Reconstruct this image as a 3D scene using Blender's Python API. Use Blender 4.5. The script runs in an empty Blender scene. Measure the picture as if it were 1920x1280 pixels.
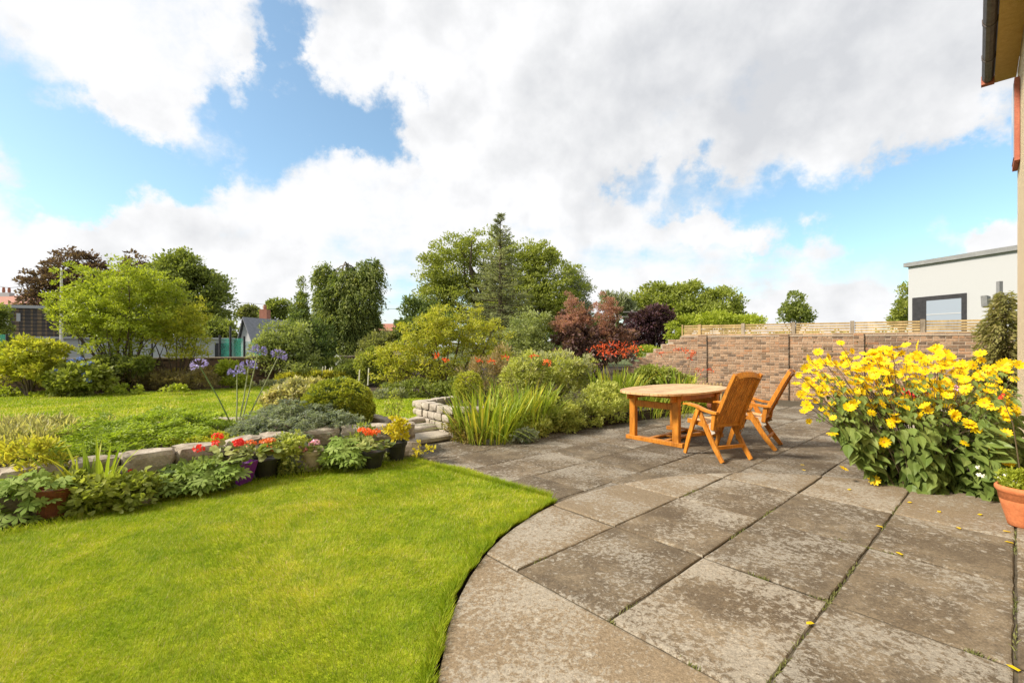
import bpy, math, random
import numpy as np
from mathutils import Vector, Matrix

rng = np.random.default_rng(11)
random.seed(11)
SC = bpy.context.scene
COL = SC.collection
rad = math.radians

# ------------------------------------------------------------------ camera
F, HX, HY, H = 850.0, 960.0, 650.0, 1.42       # focal length and horizon of the photo in its pixels, eye height
cam_d = bpy.data.cameras.new("camera")
cam_d.sensor_width = 36.0
cam_d.lens = 36.0 * F / 1920.0
cam_d.shift_y = (HY - 640.0) / 1920.0
cam_d.clip_start = 0.05
cam_d.clip_end = 4000.0
cam = bpy.data.objects.new("camera", cam_d)
COL.objects.link(cam)
cam.location = (0, 0, H)
cam.rotation_euler = (rad(90), 0, 0)
SC.camera = cam

# ------------------------------------------------------------------ world
SUN_AZ, SUN_EL = rad(-106), rad(41)              # compass angle from +Y towards +X, elevation
world = bpy.data.worlds.new("World")
SC.world = world
world.use_nodes = True
wt = world.node_tree
for n in list(wt.nodes):
    wt.nodes.remove(n)


def wn(kind, **kw):
    n = wt.nodes.new(kind)
    for k, v in kw.items():
        setattr(n, k, v)
    return n


def wl(a, b):
    wt.links.new(a, b)


def wmath(op, a, b=None, c=None, clamp=False):
    n = wn("ShaderNodeMath", operation=op, use_clamp=clamp)
    for i, v in enumerate((a, b, c)):
        if v is None:
            continue
        if isinstance(v, (int, float)):
            n.inputs[i].default_value = v
        else:
            wl(v, n.inputs[i])
    return n.outputs[0]


def wrange(v, a, b, c=0.0, d=1.0, smooth=True):
    n = wn("ShaderNodeMapRange")
    n.interpolation_type = 'SMOOTHSTEP' if smooth else 'LINEAR'
    wl(v, n.inputs[0])
    for i, x in enumerate((a, b, c, d)):
        n.inputs[i + 1].default_value = x
    return n.outputs[0]


out = wn("ShaderNodeOutputWorld")
bg = wn("ShaderNodeBackground")
wl(bg.outputs[0], out.inputs[0])
bg.inputs[1].default_value = 0.09
sky = wn("ShaderNodeTexSky", sky_type='NISHITA')
sky.sun_disc = False
sky.sun_elevation = SUN_EL
sky.sun_rotation = SUN_AZ
sky.air_density = 1.0
sky.dust_density = 1.3
sky.ozone_density = 1.2
tc = wn("ShaderNodeTexCoord")
dirv = tc.outputs["Generated"]
# a flat cloud deck seen in perspective: direction over its height
sep = wn("ShaderNodeSeparateXYZ"); wl(dirv, sep.inputs[0])
hz = wmath('ADD', wmath('MAXIMUM', sep.outputs[2], 0.0), 0.22)
cmb = wn("ShaderNodeCombineXYZ")
wl(wmath('DIVIDE', sep.outputs[0], hz), cmb.inputs[0])
wl(wmath('DIVIDE', sep.outputs[1], hz), cmb.inputs[1])


def wnoise(vec, scale, detail, rough, off=(0, 0, 0), dist=0.0):
    m = wn("ShaderNodeMapping"); wl(vec, m.inputs[0]); m.inputs[1].default_value = off
    n = wn("ShaderNodeTexNoise"); wl(m.outputs[0], n.inputs["Vector"])
    n.inputs["Scale"].default_value = scale
    n.inputs["Detail"].default_value = detail
    n.inputs["Roughness"].default_value = rough
    n.inputs["Distortion"].default_value = dist
    return n


wv = wnoise(dirv, 5.5, 7, 0.62, (3.1, 0.4, 1.7))
vm = wn("ShaderNodeVectorMath", operation='MULTIPLY_ADD')
wl(wv.outputs["Color"], vm.inputs[0]); vm.inputs[1].default_value = (0.30,) * 3
sub = wn("ShaderNodeVectorMath", operation='ADD')
wl(dirv, vm.inputs[2]); wl(vm.outputs[0], sub.inputs[0]); sub.inputs[1].default_value = (-0.15,) * 3
warped = sub.outputs[0]
cov = wnoise(cmb.outputs[0], 0.9, 8, 0.55, (2.3, 5.1, 0.0))
total = wmath('MULTIPLY_ADD', wrange(cov.outputs[0], 0.33, 0.66), 0.62, 0.31)
# where breaks and banks of cloud stand in the sky (compass direction as pixels of the photo, angular size, weight)
BLOBS = [(40, 510, .22, .9), (210, 470, .14, .8), (-180, 530, .25, .6), (420, 520, .15, .4), (1880, 455, .06, .6), (60, 300, .15, -.85), (-120, 330, .22, -.7), (210, 330, .12, -.8), (350, 295, .085, -.7), (100, 395, .10, -.5), (470, 262, .075, -.6), (590, 235, .10, -1.0),
         (730, 238, .07, -.95), (660, 265, .06, -.6), (515, 110, .06, -.8), (555, 30, .055, -.65), (470, 190, .055, -.6), (235, 135, .045, -.5), (480, 60, .03, -.3), (160, 190, .05, -.4),
         (1180, 325, .06, -.8), (1290, 365, .08, -.85), (1440, 380, .09, -.8), (1600, 350, .095, -.8), (1760, 320, .09, -.8), (1890, 290, .09, -.75), (1620, 430, .10, -.65), (1720, 455, .06, -.5), (1480, 430, .05, -.5),
         (2050, 330, .15, -.5), (1200, 480, .035, -.25),
         (1350, 443, .05, .75), (1760, 385, .06, .36), (1840, 435, .05, .5), (300, 200, .085, .42), (110, 110, .15, .36), (420, 60, .05, .3), (600, 370, .20, .42), (430, 330, .045, .36), (250, 400, .10, .5),
         (900, 350, .22, .42), (850, 120, .22, .36), (1300, 100, .34, .36), (1650, 180, .14, .5), (1330, 300, .055, .36), (1550, 545, .10, .4), (620, 120, .06, .5), (1800, 90, .22, .5), (1000, 300, .12, .4)]
for px, py, r, w in BLOBS:
    d0 = Vector(((px - HX) / F, 1.0, (HY - py) / F)).normalized()
    dn = wn("ShaderNodeVectorMath", operation='DISTANCE')
    wl(warped, dn.inputs[0]); dn.inputs[1].default_value = d0
    b = wrange(dn.outputs["Value"], r * 1.25, r * 0.2, 0.0, w)
    total = wmath('ADD', total, b)
hi = wnoise(dirv, 13.0, 9, 0.64, (1.2, 7.7, 0.5))
mid_ = wnoise(cmb.outputs[0], 2.6, 7, 0.6, (4.4, 0.9, 0.0))
total = wmath('ADD', total, wmath('MULTIPLY_ADD', hi.outputs[0], 0.85, -0.42))
total = wmath('ADD', total, wmath('MULTIPLY_ADD', mid_.outputs[0], 0.8, -0.40))
dens = wrange(total, 0.03, 0.82, 0.03, 1.0)
# cloud tone: bright tops, grey undersides
SOFF = (-0.05, -0.02, 0.045)
r1 = wnoise(dirv, 6.5, 6, 0.55, (0.3, 4.1, 2.0))
r2 = wnoise(dirv, 6.5, 6, 0.55, (0.3 + SOFF[0], 4.1 + SOFF[1], 2.0 + SOFF[2]))
relief = wmath('SUBTRACT', r1.outputs[0], r2.outputs[0])
sh1 = wnoise(cmb.outputs[0], 1.1, 5, 0.55, (8.3, 1.1, 0.0))
tone = wmath('ADD', wmath('MULTIPLY', relief, 0.85), wmath('MULTIPLY_ADD', sh1.outputs[0], 0.42, 0.335))
for px, py, r, w in [(1330, 110, .30, -.19), (1650, 70, .28, -.16), (1000, 30, .22, -.03), (700, 420, .35, .06), (300, 150, .3, .06)]:
    d0 = Vector(((px - HX) / F, 1.0, (HY - py) / F)).normalized()
    dn = wn("ShaderNodeVectorMath", operation='DISTANCE')
    wl(warped, dn.inputs[0]); dn.inputs[1].default_value = d0
    tone = wmath('ADD', tone, wrange(dn.outputs["Value"], r * 1.25, r * 0.1, 0.0, w))
cr = wn("ShaderNodeValToRGB")
wl(tone, cr.inputs[0])
cr.color_ramp.elements[0].position = 0.20
cr.color_ramp.elements[0].color = (4.5, 4.6, 4.8, 1)
cr.color_ramp.elements[1].position = 0.58
cr.color_ramp.elements[1].color = (6.4, 6.42, 6.5, 1)
e = cr.color_ramp.elements.new(0.43)
e.color = (5.6, 5.65, 5.75, 1)
skyc = wn("ShaderNodeMix", data_type='RGBA', blend_type='MULTIPLY')
skyc.inputs[0].default_value = 1.0
wl(sky.outputs[0], skyc.inputs[6]); skyc.inputs[7].default_value = (1.30, 1.50, 1.42, 1)
mx = wn("ShaderNodeMix", data_type='RGBA')
wl(dens, mx.inputs[0]); wl(skyc.outputs[2], mx.inputs[6]); wl(cr.outputs[0], mx.inputs[7])
wl(mx.outputs[2], bg.inputs[0])

# ------------------------------------------------------------------ sun, exposure
sun_d = bpy.data.lights.new("sun", 'SUN')
sun_d.energy = 4.0
sun_d.angle = rad(9)
sun_d.color = (1.0, 0.92, 0.80)
sun = bpy.data.objects.new("sun", sun_d)
COL.objects.link(sun)
sdir = Vector((math.sin(SUN_AZ) * math.cos(SUN_EL), math.cos(SUN_AZ) * math.cos(SUN_EL), math.sin(SUN_EL)))
sun.rotation_euler = (-sdir).to_track_quat('-Z', 'Y').to_euler()
sun.location = sdir * 60
SC.view_settings.view_transform = 'Standard'
SC.view_settings.look = 'None'
SC.view_settings.gamma = 1.0
SC.view_settings.use_curve_mapping = False
SC.view_settings.exposure = 0.8
SC.render.engine = 'CYCLES'
SC.cycles.use_denoising = True
SC.cycles.max_bounces = 6
SC.cycles.diffuse_bounces = 3
SC.cycles.glossy_bounces = 2
SC.cycles.transmission_bounces = 3
SC.cycles.transparent_max_bounces = 6
SC.cycles.caustics_reflective = False
SC.cycles.caustics_refractive = False


# ------------------------------------------------------------------ helpers
def G(px, py, z=0.0):
    """photo pixel -> point on the level z"""
    Y = (H - z) * F / (py - HY)
    return np.array(((px - HX) / F * Y, Y, z))


def W(px, py, Y):
    """photo pixel -> point at depth Y"""
    return np.array(((px - HX) / F * Y, Y, H + (HY - py) / F * Y))


def U(u, n, z=0.0):
    """paving axes -> world"""
    return np.array((u * .743 + n * .669, u * .669 - n * .743, z))


def unit(v):
    v = np.asarray(v, float)
    return v / (np.linalg.norm(v, axis=-1, keepdims=True) + 1e-9)


def tag(o, label, cat, group=None):
    o["label"] = label
    o["category"] = cat
    if group:
        o["group"] = group
    return o


def thing(name, label, cat, loc, rz=0.0, group=None):
    o = bpy.data.objects.new(name, None)
    COL.objects.link(o)
    o.location = Vector(loc)
    o.rotation_euler = (0, 0, rz)
    o.empty_display_size = 0.1
    return tag(o, label, cat, group)


def obj(name, me, parent=None, M=None):
    o = bpy.data.objects.new(name, me)
    COL.objects.link(o)
    if parent is not None:
        o.parent = parent
    if M is not None:
        o.matrix_basis = M
    return o


def mesh(name, V, Fc, mats, smooth=False, rnd=None, midx=None):
    V = np.asarray(V, np.float32)
    me = bpy.data.meshes.new(name)
    if isinstance(Fc, np.ndarray):
        m, k = Fc.shape
        me.vertices.add(len(V)); me.vertices.foreach_set("co", V.ravel())
        me.loops.add(m * k); me.loops.foreach_set("vertex_index", Fc.ravel().astype(np.int32))
        me.polygons.add(m)
        me.polygons.foreach_set("loop_start", np.arange(0, m * k, k, dtype=np.int32))
        me.update(calc_edges=True)
    else:
        me.from_pydata([tuple(map(float, v)) for v in V], [], [tuple(map(int, f)) for f in Fc])
        me.update()
    if not isinstance(mats, (list, tuple)):
        mats = [mats]
    for m_ in mats:
        me.materials.append(m_)
    if midx is not None:
        me.polygons.foreach_set("material_index", np.asarray(midx, np.int32))
    if smooth:
        me.polygons.foreach_set("use_smooth", np.ones(len(me.polygons), bool))
    if rnd is not None:
        a = me.attributes.new("rnd", 'FLOAT', 'POINT')
        a.data.foreach_set("value", np.asarray(rnd, np.float32))
    return me


def part(name, V, Fc, mats, parent=None, smooth=False, rnd=None, midx=None):
    """vertices in world space (parent without rotation) -> child mesh"""
    V = np.asarray(V, float)
    if parent is not None:
        V = V - wloc(parent)
    return obj(name, mesh(name, V, Fc, mats, smooth, rnd, midx), parent)


def wloc(p):
    v = np.zeros(3)
    while p is not None:
        v += np.array(p.location); p = p.parent
    return v


class MB:
    """collects shapes into one mesh"""
    def __init__(s):
        s.V, s.F = [], []

    def add(s, V, Fc):
        o = len(s.V)
        s.V.extend([tuple(map(float, v)) for v in V])
        s.F.extend([tuple(int(i) + o for i in f) for f in Fc])
        return s

    def box(s, a, b):
        x0, y0, z0 = a; x1, y1, z1 = b
        return s.add([(x0, y0, z0), (x1, y0, z0), (x1, y1, z0), (x0, y1, z0), (x0, y0, z1), (x1, y0, z1), (x1, y1, z1), (x0, y1, z1)],
                     [(0, 3, 2, 1), (4, 5, 6, 7), (0, 1, 5, 4), (1, 2, 6, 5), (2, 3, 7, 6), (3, 0, 4, 7)])

    def obox(s, o, ex, ey, ez):
        """box from corner o and three edge vectors"""
        o, ex, ey, ez = map(lambda t: np.asarray(t, float), (o, ex, ey, ez))
        return s.add([o, o + ex, o + ex + ey, o + ey, o + ez, o + ex + ez, o + ex + ey + ez, o + ey + ez],
                     [(0, 3, 2, 1), (4, 5, 6, 7), (0, 1, 5, 4), (1, 2, 6, 5), (2, 3, 7, 6), (3, 0, 4, 7)])

    def sweep(s, pts, side, hw, hh, ch=.2):
        """rectangular bar with chamfered edges along pts; side = width axis"""
        pts = [np.asarray(p, float) for p in pts]
        side = unit(side)
        n = len(pts)
        hw = [hw] * n if np.isscalar(hw) else hw
        hh = [hh] * n if np.isscalar(hh) else hh
        o = len(s.V)
        for i, p in enumerate(pts):
            t = unit(pts[min(i + 1, n - 1)] - pts[max(i - 1, 0)])
            nn = unit(np.cross(t, side))
            c = min(hw[i], hh[i]) * ch
            for a, b in ((hw[i], hh[i] - c), (hw[i] - c, hh[i]), (-hw[i] + c, hh[i]), (-hw[i], hh[i] - c),
                         (-hw[i], -hh[i] + c), (-hw[i] + c, -hh[i]), (hw[i] - c, -hh[i]), (hw[i], -hh[i] + c)):
                s.V.append(tuple(p + side * a + nn * b))
        for i in range(n - 1):
            for k in range(8):
                a, b = o + i * 8 + k, o + i * 8 + (k + 1) % 8
                s.F.append((a, b, b + 8, a + 8))
        s.F.append(tuple(o + k for k in range(7, -1, -1)))
        s.F.append(tuple(o + (n - 1) * 8 + k for k in range(8)))
        return s

    def tube(s, pts, r, k=6):
        pts = [np.asarray(p, float) for p in pts]
        n = len(pts)
        r = [r] * n if np.isscalar(r) else r
        o = len(s.V)
        for i, p in enumerate(pts):
            t = unit(pts[min(i + 1, n - 1)] - pts[max(i - 1, 0)])
            a = unit(np.cross(t, (0.31, 0.95, 0.05) if abs(t[1]) < .9 else (1, 0, 0)))
            b = np.cross(t, a)
            for j in range(k):
                an = 2 * math.pi * j / k
                s.V.append(tuple(p + (a * math.cos(an) + b * math.sin(an)) * r[i]))
        for i in range(n - 1):
            for j in range(k):
                a, b = o + i * k + j, o + i * k + (j + 1) % k
                s.F.append((a, b, b + k, a + k))
        s.F.append(tuple(o + j for j in range(k - 1, -1, -1)))
        s.F.append(tuple(o + (n - 1) * k + j for j in range(k)))
        return s

    def lathe(s, prof, c=(0, 0, 0), k=24):
        o = len(s.V)
        for r, z in prof:
            for j in range(k):
                an = 2 * math.pi * j / k
                s.V.append((c[0] + r * math.cos(an), c[1] + r * math.sin(an), c[2] + z))
        for i in range(len(prof) - 1):
            for j in range(k):
                a, b = o + i * k + j, o + i * k + (j + 1) % k
                s.F.append((a, b, b + k, a + k))
        s.F.append(tuple(o + j for j in range(k - 1, -1, -1)))
        s.F.append(tuple(o + (len(prof) - 1) * k + j for j in range(k)))
        return s

    def prism(s, poly, z0, z1):
        o = len(s.V); n = len(poly)
        s.V.extend([(float(p[0]), float(p[1]), z0) for p in poly]); s.V.extend([(float(p[0]), float(p[1]), z1) for p in poly])
        s.F.append(tuple(o + i for i in range(n - 1, -1, -1))); s.F.append(tuple(o + n + i for i in range(n)))
        for i in range(n):
            j = (i + 1) % n
            s.F.append((o + i, o + j, o + n + j, o + n + i))
        return s

    def build(s, name, mats, parent=None, smooth=False, local=False, midx=None):
        V = np.array(s.V)
        if parent is not None and not local:
            V = V - wloc(parent)
        return obj(name, mesh(name, V, s.F, mats, smooth, None, midx), parent)

    def me(s, name, mats, smooth=False):
        return mesh(name, np.array(s.V), s.F, mats, smooth)


# ------------------------------------------------------------------ materials
def nmat(name):
    m = bpy.data.materials.new(name)
    m.use_nodes = True
    nt = m.node_tree
    for n in list(nt.nodes):
        nt.nodes.remove(n)
    o = nt.nodes.new("ShaderNodeOutputMaterial")
    return m, nt, o


def nd(nt, kind, **kw):
    n = nt.nodes.new(kind)
    ins = kw.pop("ins", {})
    for k, v in kw.items():
        setattr(n, k, v)
    for k, v in ins.items():
        if hasattr(v, "links"):
            nt.links.new(v, n.inputs[k])
        else:
            n.inputs[k].default_value = v
    return n


def ramp(nt, fac, stops, interp='LINEAR'):
    r = nt.nodes.new("ShaderNodeValToRGB")
    nt.links.new(fac, r.inputs[0])
    r.color_ramp.interpolation = interp
    el = r.color_ramp.elements
    el[0].position, el[0].color = stops[0][0], (*stops[0][1], 1)
    el[1].position, el[1].color = stops[-1][0], (*stops[-1][1], 1)
    for p, c in stops[1:-1]:
        e_ = el.new(p); e_.color = (*c, 1)
    return r.outputs[0]


def mixc(nt, fac, a, b, bt='MIX'):
    n = nt.nodes.new("ShaderNodeMix")
    n.data_type = 'RGBA'; n.blend_type = bt
    for i, v in ((0, fac), (6, a), (7, b)):
        if hasattr(v, "links"):
            nt.links.new(v, n.inputs[i])
        elif i == 0:
            n.inputs[0].default_value = v
        else:
            n.inputs[i].default_value = (*v, 1)
    return n.outputs[2]


def noise(nt, vec, scale, detail=4, rough=.55, dist=0.0):
    n = nd(nt, "ShaderNodeTexNoise", ins={"Scale": scale, "Detail": detail, "Roughness": rough, "Distortion": dist})
    if vec is not None:
        nt.links.new(vec, n.inputs["Vector"])
    return n.outputs["Fac"]


def rangen(nt, v, a, b, c=0.0, d=1.0):
    n = nd(nt, "ShaderNodeMapRange", interpolation_type='SMOOTHSTEP', ins={1: a, 2: b, 3: c, 4: d})
    nt.links.new(v, n.inputs[0])
    return n.outputs[0]


def princ(nt, o, col, rough=.7, bump=None, bstr=.3, bdist=.01, spec=.3, metal=0.0):
    p = nd(nt, "ShaderNodeBsdfPrincipled")
    if hasattr(col, "links"):
        nt.links.new(col, p.inputs["Base Color"])
    else:
        p.inputs["Base Color"].default_value = (*col, 1)
    p.inputs["Roughness"].default_value = rough
    p.inputs["Specular IOR Level"].default_value = spec
    p.inputs["Metallic"].default_value = metal
    if bump is not None:
        b = nd(nt, "ShaderNodeBump", ins={"Strength": bstr, "Distance": bdist, "Height": bump})
        nt.links.new(b.outputs[0], p.inputs["Normal"])
    if o is not None:
        nt.links.new(p.outputs[0], o.inputs[0])
    return p


def wpos(nt):
    return nd(nt, "ShaderNodeNewGeometry").outputs["Position"]


def opos(nt):
    return nd(nt, "ShaderNodeTexCoord").outputs["Object"]


def m_simple(name, c1, c2, scale=8, rough=.7, bstr=.2, bdist=.004, spec=.3, world=True, detail=5, metal=0.0):
    m, nt, o = nmat(name)
    v = wpos(nt) if world else opos(nt)
    f = noise(nt, v, scale, detail, .6)
    f2 = noise(nt, v, scale * 6, 3, .6)
    col = ramp(nt, f, [(.3, c1), (.7, c2)])
    col = mixc(nt, 1.0, col, ramp(nt, f2, [(.3, (.82,) * 3), (.7, (1.1,) * 3)]), 'MULTIPLY')
    princ(nt, o, col, rough, f2, bstr, bdist, spec, metal)
    return m


def gain(x):
    return min(.88, x * (1.25 + 1.8 * math.exp(-x / .11)))


def m_leaf(name, cols, trans=.42, rough=.5, attr=True, spec=.25, vein=False):
    """foliage: colour runs through cols by each leaf's own random value"""
    m, nt, o = nmat(name)
    if attr:
        f = nd(nt, "ShaderNodeAttribute", attribute_name="rnd").outputs["Fac"]
    else:
        f = nd(nt, "ShaderNodeObjectInfo").outputs["Random"]
    st = [(i / (len(cols) - 1), tuple(gain(x) for x in c)) for i, c in enumerate(cols)]
    col = ramp(nt, f, st)
    nz = noise(nt, wpos(nt), 2.3, 3)
    col = mixc(nt, 1.0, col, ramp(nt, nz, [(.3, (.78, .82, .8)), (.7, (1.2, 1.15, 1.1))]), 'MULTIPLY')
    p = princ(nt, None, col, rough, spec=spec)
    t = nd(nt, "ShaderNodeBsdfTranslucent")
    tcol = mixc(nt, 1.0, col, (1.25, 1.3, .6), 'MULTIPLY')
    nt.links.new(tcol, t.inputs[0])
    s = nd(nt, "ShaderNodeMixShader", ins={0: trans})
    nt.links.new(p.outputs[0], s.inputs[1]); nt.links.new(t.outputs[0], s.inputs[2])
    nt.links.new(s.outputs[0], o.inputs[0])
    return m


def m_slab(name="paving_slab", pale=0.0, dim=1.0):
    m, nt, o = nmat(name)
    v = wpos(nt)
    rn = nd(nt, "ShaderNodeObjectInfo").outputs["Random"]
    # each slab has its own patch of the pattern
    off = nd(nt, "ShaderNodeVectorMath", operation='ADD')
    nt.links.new(v, off.inputs[0])
    cx = nd(nt, "ShaderNodeCombineXYZ"); 
    k = nd(nt, "ShaderNodeMath", operation='MULTIPLY', ins={1: 37.0}); nt.links.new(rn, k.inputs[0])
    nt.links.new(k.outputs[0], cx.inputs[2]); nt.links.new(cx.outputs[0], off.inputs[1])
    v2 = off.outputs[0]
    big = noise(nt, v2, 1.4, 5, .6, .4)
    mid = noise(nt, v2, 5.5, 7, .68, .3)
    fine = noise(nt, v, 130, 3, .7)
    base = ramp(nt, big, [(.28, (.125, .092, .058)), (.48, (.20, .152, .098)), (.72, (.31, .245, .165))])
    base = mixc(nt, rangen(nt, mid, .40, .60, 0, .55), base, (.105, .080, .055))
    if pale:
        base = mixc(nt, pale, base, ramp(nt, mid, [(.3, (.25, .185, .115)), (.7, (.40, .31, .205))]))
    # pale lichen: crusty patches and round spots
    l1 = noise(nt, v2, 30, 9, .78, .35)
    l0 = noise(nt, v2, 1.7, 3, .5)
    thr = nd(nt, "ShaderNodeMath", operation='ADD'); nt.links.new(l1, thr.inputs[0])
    sc = nd(nt, "ShaderNodeMath", operation='MULTIPLY', ins={1: .50}); nt.links.new(l0, sc.inputs[0]); nt.links.new(sc.outputs[0], thr.inputs[1])
    am = nd(nt, "ShaderNodeMath", operation='MULTIPLY_ADD', ins={1: .07, 2: -.03}); nt.links.new(rn, am.inputs[0])
    th2 = nd(nt, "ShaderNodeMath", operation='ADD'); nt.links.new(thr.outputs[0], th2.inputs[0]); nt.links.new(am.outputs[0], th2.inputs[1])
    lf = rangen(nt, th2.outputs[0], .755, .83, 0, .8)
    base = mixc(nt, lf, base, (.40, .36, .295))
    dv = nd(nt, "ShaderNodeTexNoise", ins={"Scale": 22.0, "Detail": 4.0}); nt.links.new(v2, dv.inputs["Vector"])
    wv_ = nd(nt, "ShaderNodeVectorMath", operation='MULTIPLY_ADD'); nt.links.new(dv.outputs["Color"], wv_.inputs[0]); wv_.inputs[1].default_value = (.05,) * 3; nt.links.new(v2, wv_.inputs[2])
    vo = nd(nt, "ShaderNodeTexVoronoi", ins={"Scale": 13.0, "Randomness": 1.0}); nt.links.new(wv_.outputs[0], vo.inputs["Vector"])
    sepc = nd(nt, "ShaderNodeSeparateColor"); nt.links.new(vo.outputs["Color"], sepc.inputs[0])
    rr = nd(nt, "ShaderNodeMath", operation='MULTIPLY_ADD', ins={1: .62, 2: -.30}); nt.links.new(sepc.outputs[0], rr.inputs[0])
    df = nd(nt, "ShaderNodeMath", operation='SUBTRACT'); nt.links.new(rr.outputs[0], df.inputs[0]); nt.links.new(vo.outputs["Distance"], df.inputs[1])
    sf = rangen(nt, df.outputs[0], -.02, .05, 0, .62)
    base = mixc(nt, sf, base, (.46, .42, .35))
    base = mixc(nt, 1.0, base, ramp(nt, fine, [(.25, (.62, .60, .58)), (.75, (1.32, 1.32, 1.32))]), 'MULTIPLY')
    gran = noise(nt, v, 52, 5, .75)
    base = mixc(nt, 1.0, base, ramp(nt, gran, [(.3, (.66, .65, .64)), (.7, (1.26, 1.25, 1.24))]), 'MULTIPLY')
    tint = ramp(nt, rn, [(0, tuple(dim * x for x in (.75, .77, .79))), (.5, tuple(dim * x for x in (.80, .815, .825))), (1, tuple(dim * x for x in (.86, .86, .85)))])
    base = mixc(nt, 1.0, base, tint, 'MULTIPLY')
    hmix = nd(nt, "ShaderNodeMath", operation='ADD'); nt.links.new(fine, hmix.inputs[0]); nt.links.new(mid, hmix.inputs[1])
    princ(nt, o, base, .88, hmix.outputs[0], .5, .006, .2)
    return m


def m_wood(name, c1, c2, c3, rough=.45):
    m, nt, o = nmat(name)
    v = opos(nt)
    mp = nd(nt, "ShaderNodeMapping"); nt.links.new(v, mp.inputs[0]); mp.inputs[3].default_value = (1, 1, .16)
    f = noise(nt, mp.outputs[0], 34, 5, .6, .6)
    rn = nd(nt, "ShaderNodeObjectInfo").outputs["Random"]
    col = ramp(nt, f, [(.3, c1), (.52, c2), (.75, c3)])
    col = mixc(nt, 1.0, col, ramp(nt, rn, [(0, (.82, .80, .78)), (1, (1.12, 1.10, 1.08))]), 'MULTIPLY')
    b = noise(nt, v, 5, 4)
    col = mixc(nt, 1.0, col, ramp(nt, b, [(.25, (.58, .56, .56)), (.5, (.95, .95, .95)), (.75, (1.12, 1.12, 1.15))]), 'MULTIPLY')
    princ(nt, o, col, rough, f, .15, .002, .35)
    return m


BRICKS = [(0, (.15, .105, .075)), (.14, (.21, .14, .09)), (.35, (.315, .20, .125)), (.6, (.38, .25, .16)), (.8, (.43, .295, .19)), (1, (.36, .185, .095))]


def m_brick(name, attr, dark=1.0):
    m, nt, o = nmat(name)
    if attr:
        f = nd(nt, "ShaderNodeAttribute", attribute_name="rnd").outputs["Fac"]
    else:
        f = nd(nt, "ShaderNodeObjectInfo").outputs["Random"]
    v = wpos(nt)
    col = ramp(nt, f, [(p, tuple(x * dark for x in c)) for p, c in BRICKS])
    n1 = noise(nt, v, 26, 5, .65)
    col = mixc(nt, 1.0, col, ramp(nt, n1, [(.25, (.6, .6, .62)), (.75, (1.3, 1.27, 1.22))]), 'MULTIPLY')
    st = noise(nt, v, 1.1, 5, .6)
    col = mixc(nt, rangen(nt, st, .54, .70, 0, .55), col, (.12 * dark, .09 * dark, .075 * dark))
    princ(nt, o, col, .9, n1, .5, .006, .2)
    return m


M = {}
M['slab'] = m_slab()
M['backslab'] = m_slab("darker_slab", 0.0, .86)  # outer paving, darker overall than the terrace slabs
M['edgeslab'] = m_slab("cast_edge_slab", .6)
M['joint'] = m_simple("joint_soil", (.05, .040, .025), (.11, .09, .06), 20, .95)
M['soil'] = m_simple("garden_soil", (.030, .020, .012), (.075, .052, .034), 9, .95, .8, .02)
M['earth'] = m_simple("distant_fields", (.075, .105, .03), (.13, .15, .05), .05, .95)
M['brick'] = m_brick("wall_brick", False)
M['brickj'] = m_brick("wall_brick_mass", True)
M['brickd'] = m_brick("dark_wall_brick", True, .62)
M['mortar'] = m_simple("lime_mortar", (.36, .28, .20), (.50, .41, .31), 14, .95, .6, .006)
M['mortard'] = m_simple("dark_mortar", (.14, .10, .07), (.24, .18, .13), 14, .95)
M['granite'] = m_simple("granite", (.30, .255, .20), (.50, .44, .36), 7, .85, .7, .008)
M['stone'] = m_simple("rockery_stone", (.20, .155, .105), (.47, .41, .33), 6, .88, .8, .012)
M['wood'] = m_wood("oiled_teak", (.40, .135, .012), (.56, .21, .022), (.66, .29, .045))
M['woodtop'] = m_wood("pale_teak", (.54, .325, .145), (.66, .42, .205), (.73, .50, .27), .38)  # paler teak for the tabletop planks and seat slats
M['fence'] = m_wood("weathered_fence_board", (.34, .23, .09), (.46, .33, .15), (.52, .39, .20), .8)
M['post'] = m_wood("grey_fence_post", (.24, .19, .14), (.34, .28, .20), (.42, .35, .27), .85)
M['render'] = m_simple("cream_roughcast", (.72, .56, .35), (.80, .65, .44), 60, .95, 1.0, .01)
M['soffit'] = m_simple("ochre_soffit", (.50, .33, .11), (.60, .42, .16), 20, .9, .6, .006)
M['gutter'] = m_simple("grey_gutter", (.075, .06, .055), (.15, .125, .115), 14, .5, .3, .004)
M['redtrim'] = m_simple("red_trim", (.36, .10, .06), (.46, .16, .09), 12, .7)
M['white'] = m_simple("white_render", (.42, .42, .42), (.44, .44, .437), 30, .85)
M['greyfascia'] = m_simple("grey_fascia", (.20, .20, .20), (.26, .26, .25), 4, .6)
M['black'] = m_simple("dark_frame", (.025, .024, .026), (.045, .042, .045), 6, .5)
M['bluetrim'] = m_simple("blue_trim", (.06, .14, .34), (.09, .19, .42), 6, .6)
M['clad'] = m_simple("weathered_cladding", (.05, .045, .045), (.13, .10, .08), 1.2, .6)
M['batten'] = m_simple("brown_batten", (.17, .12, .07), (.24, .17, .10), 3, .8)
M['slate'] = m_simple("grey_slate", (.19, .19, .21), (.27, .27, .30), 5, .7)
M['redtile'] = m_simple("red_tile", (.34, .16, .11), (.42, .21, .15), 4, .8)
M['chim'] = m_simple("chimney_brick", (.30, .12, .08), (.40, .18, .12), 6, .9)
M['terracotta'] = m_simple("terracotta", (.50, .155, .055), (.58, .20, .08), 10, .75, .2, .002)
M['terradark'] = m_simple("old_terracotta", (.15, .048, .022), (.22, .075, .035), 10, .85)
M['purple'] = m_simple("purple_glaze", (.14, .02, .22), (.19, .03, .29), 6, .35, .05, .001, .5)
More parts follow.
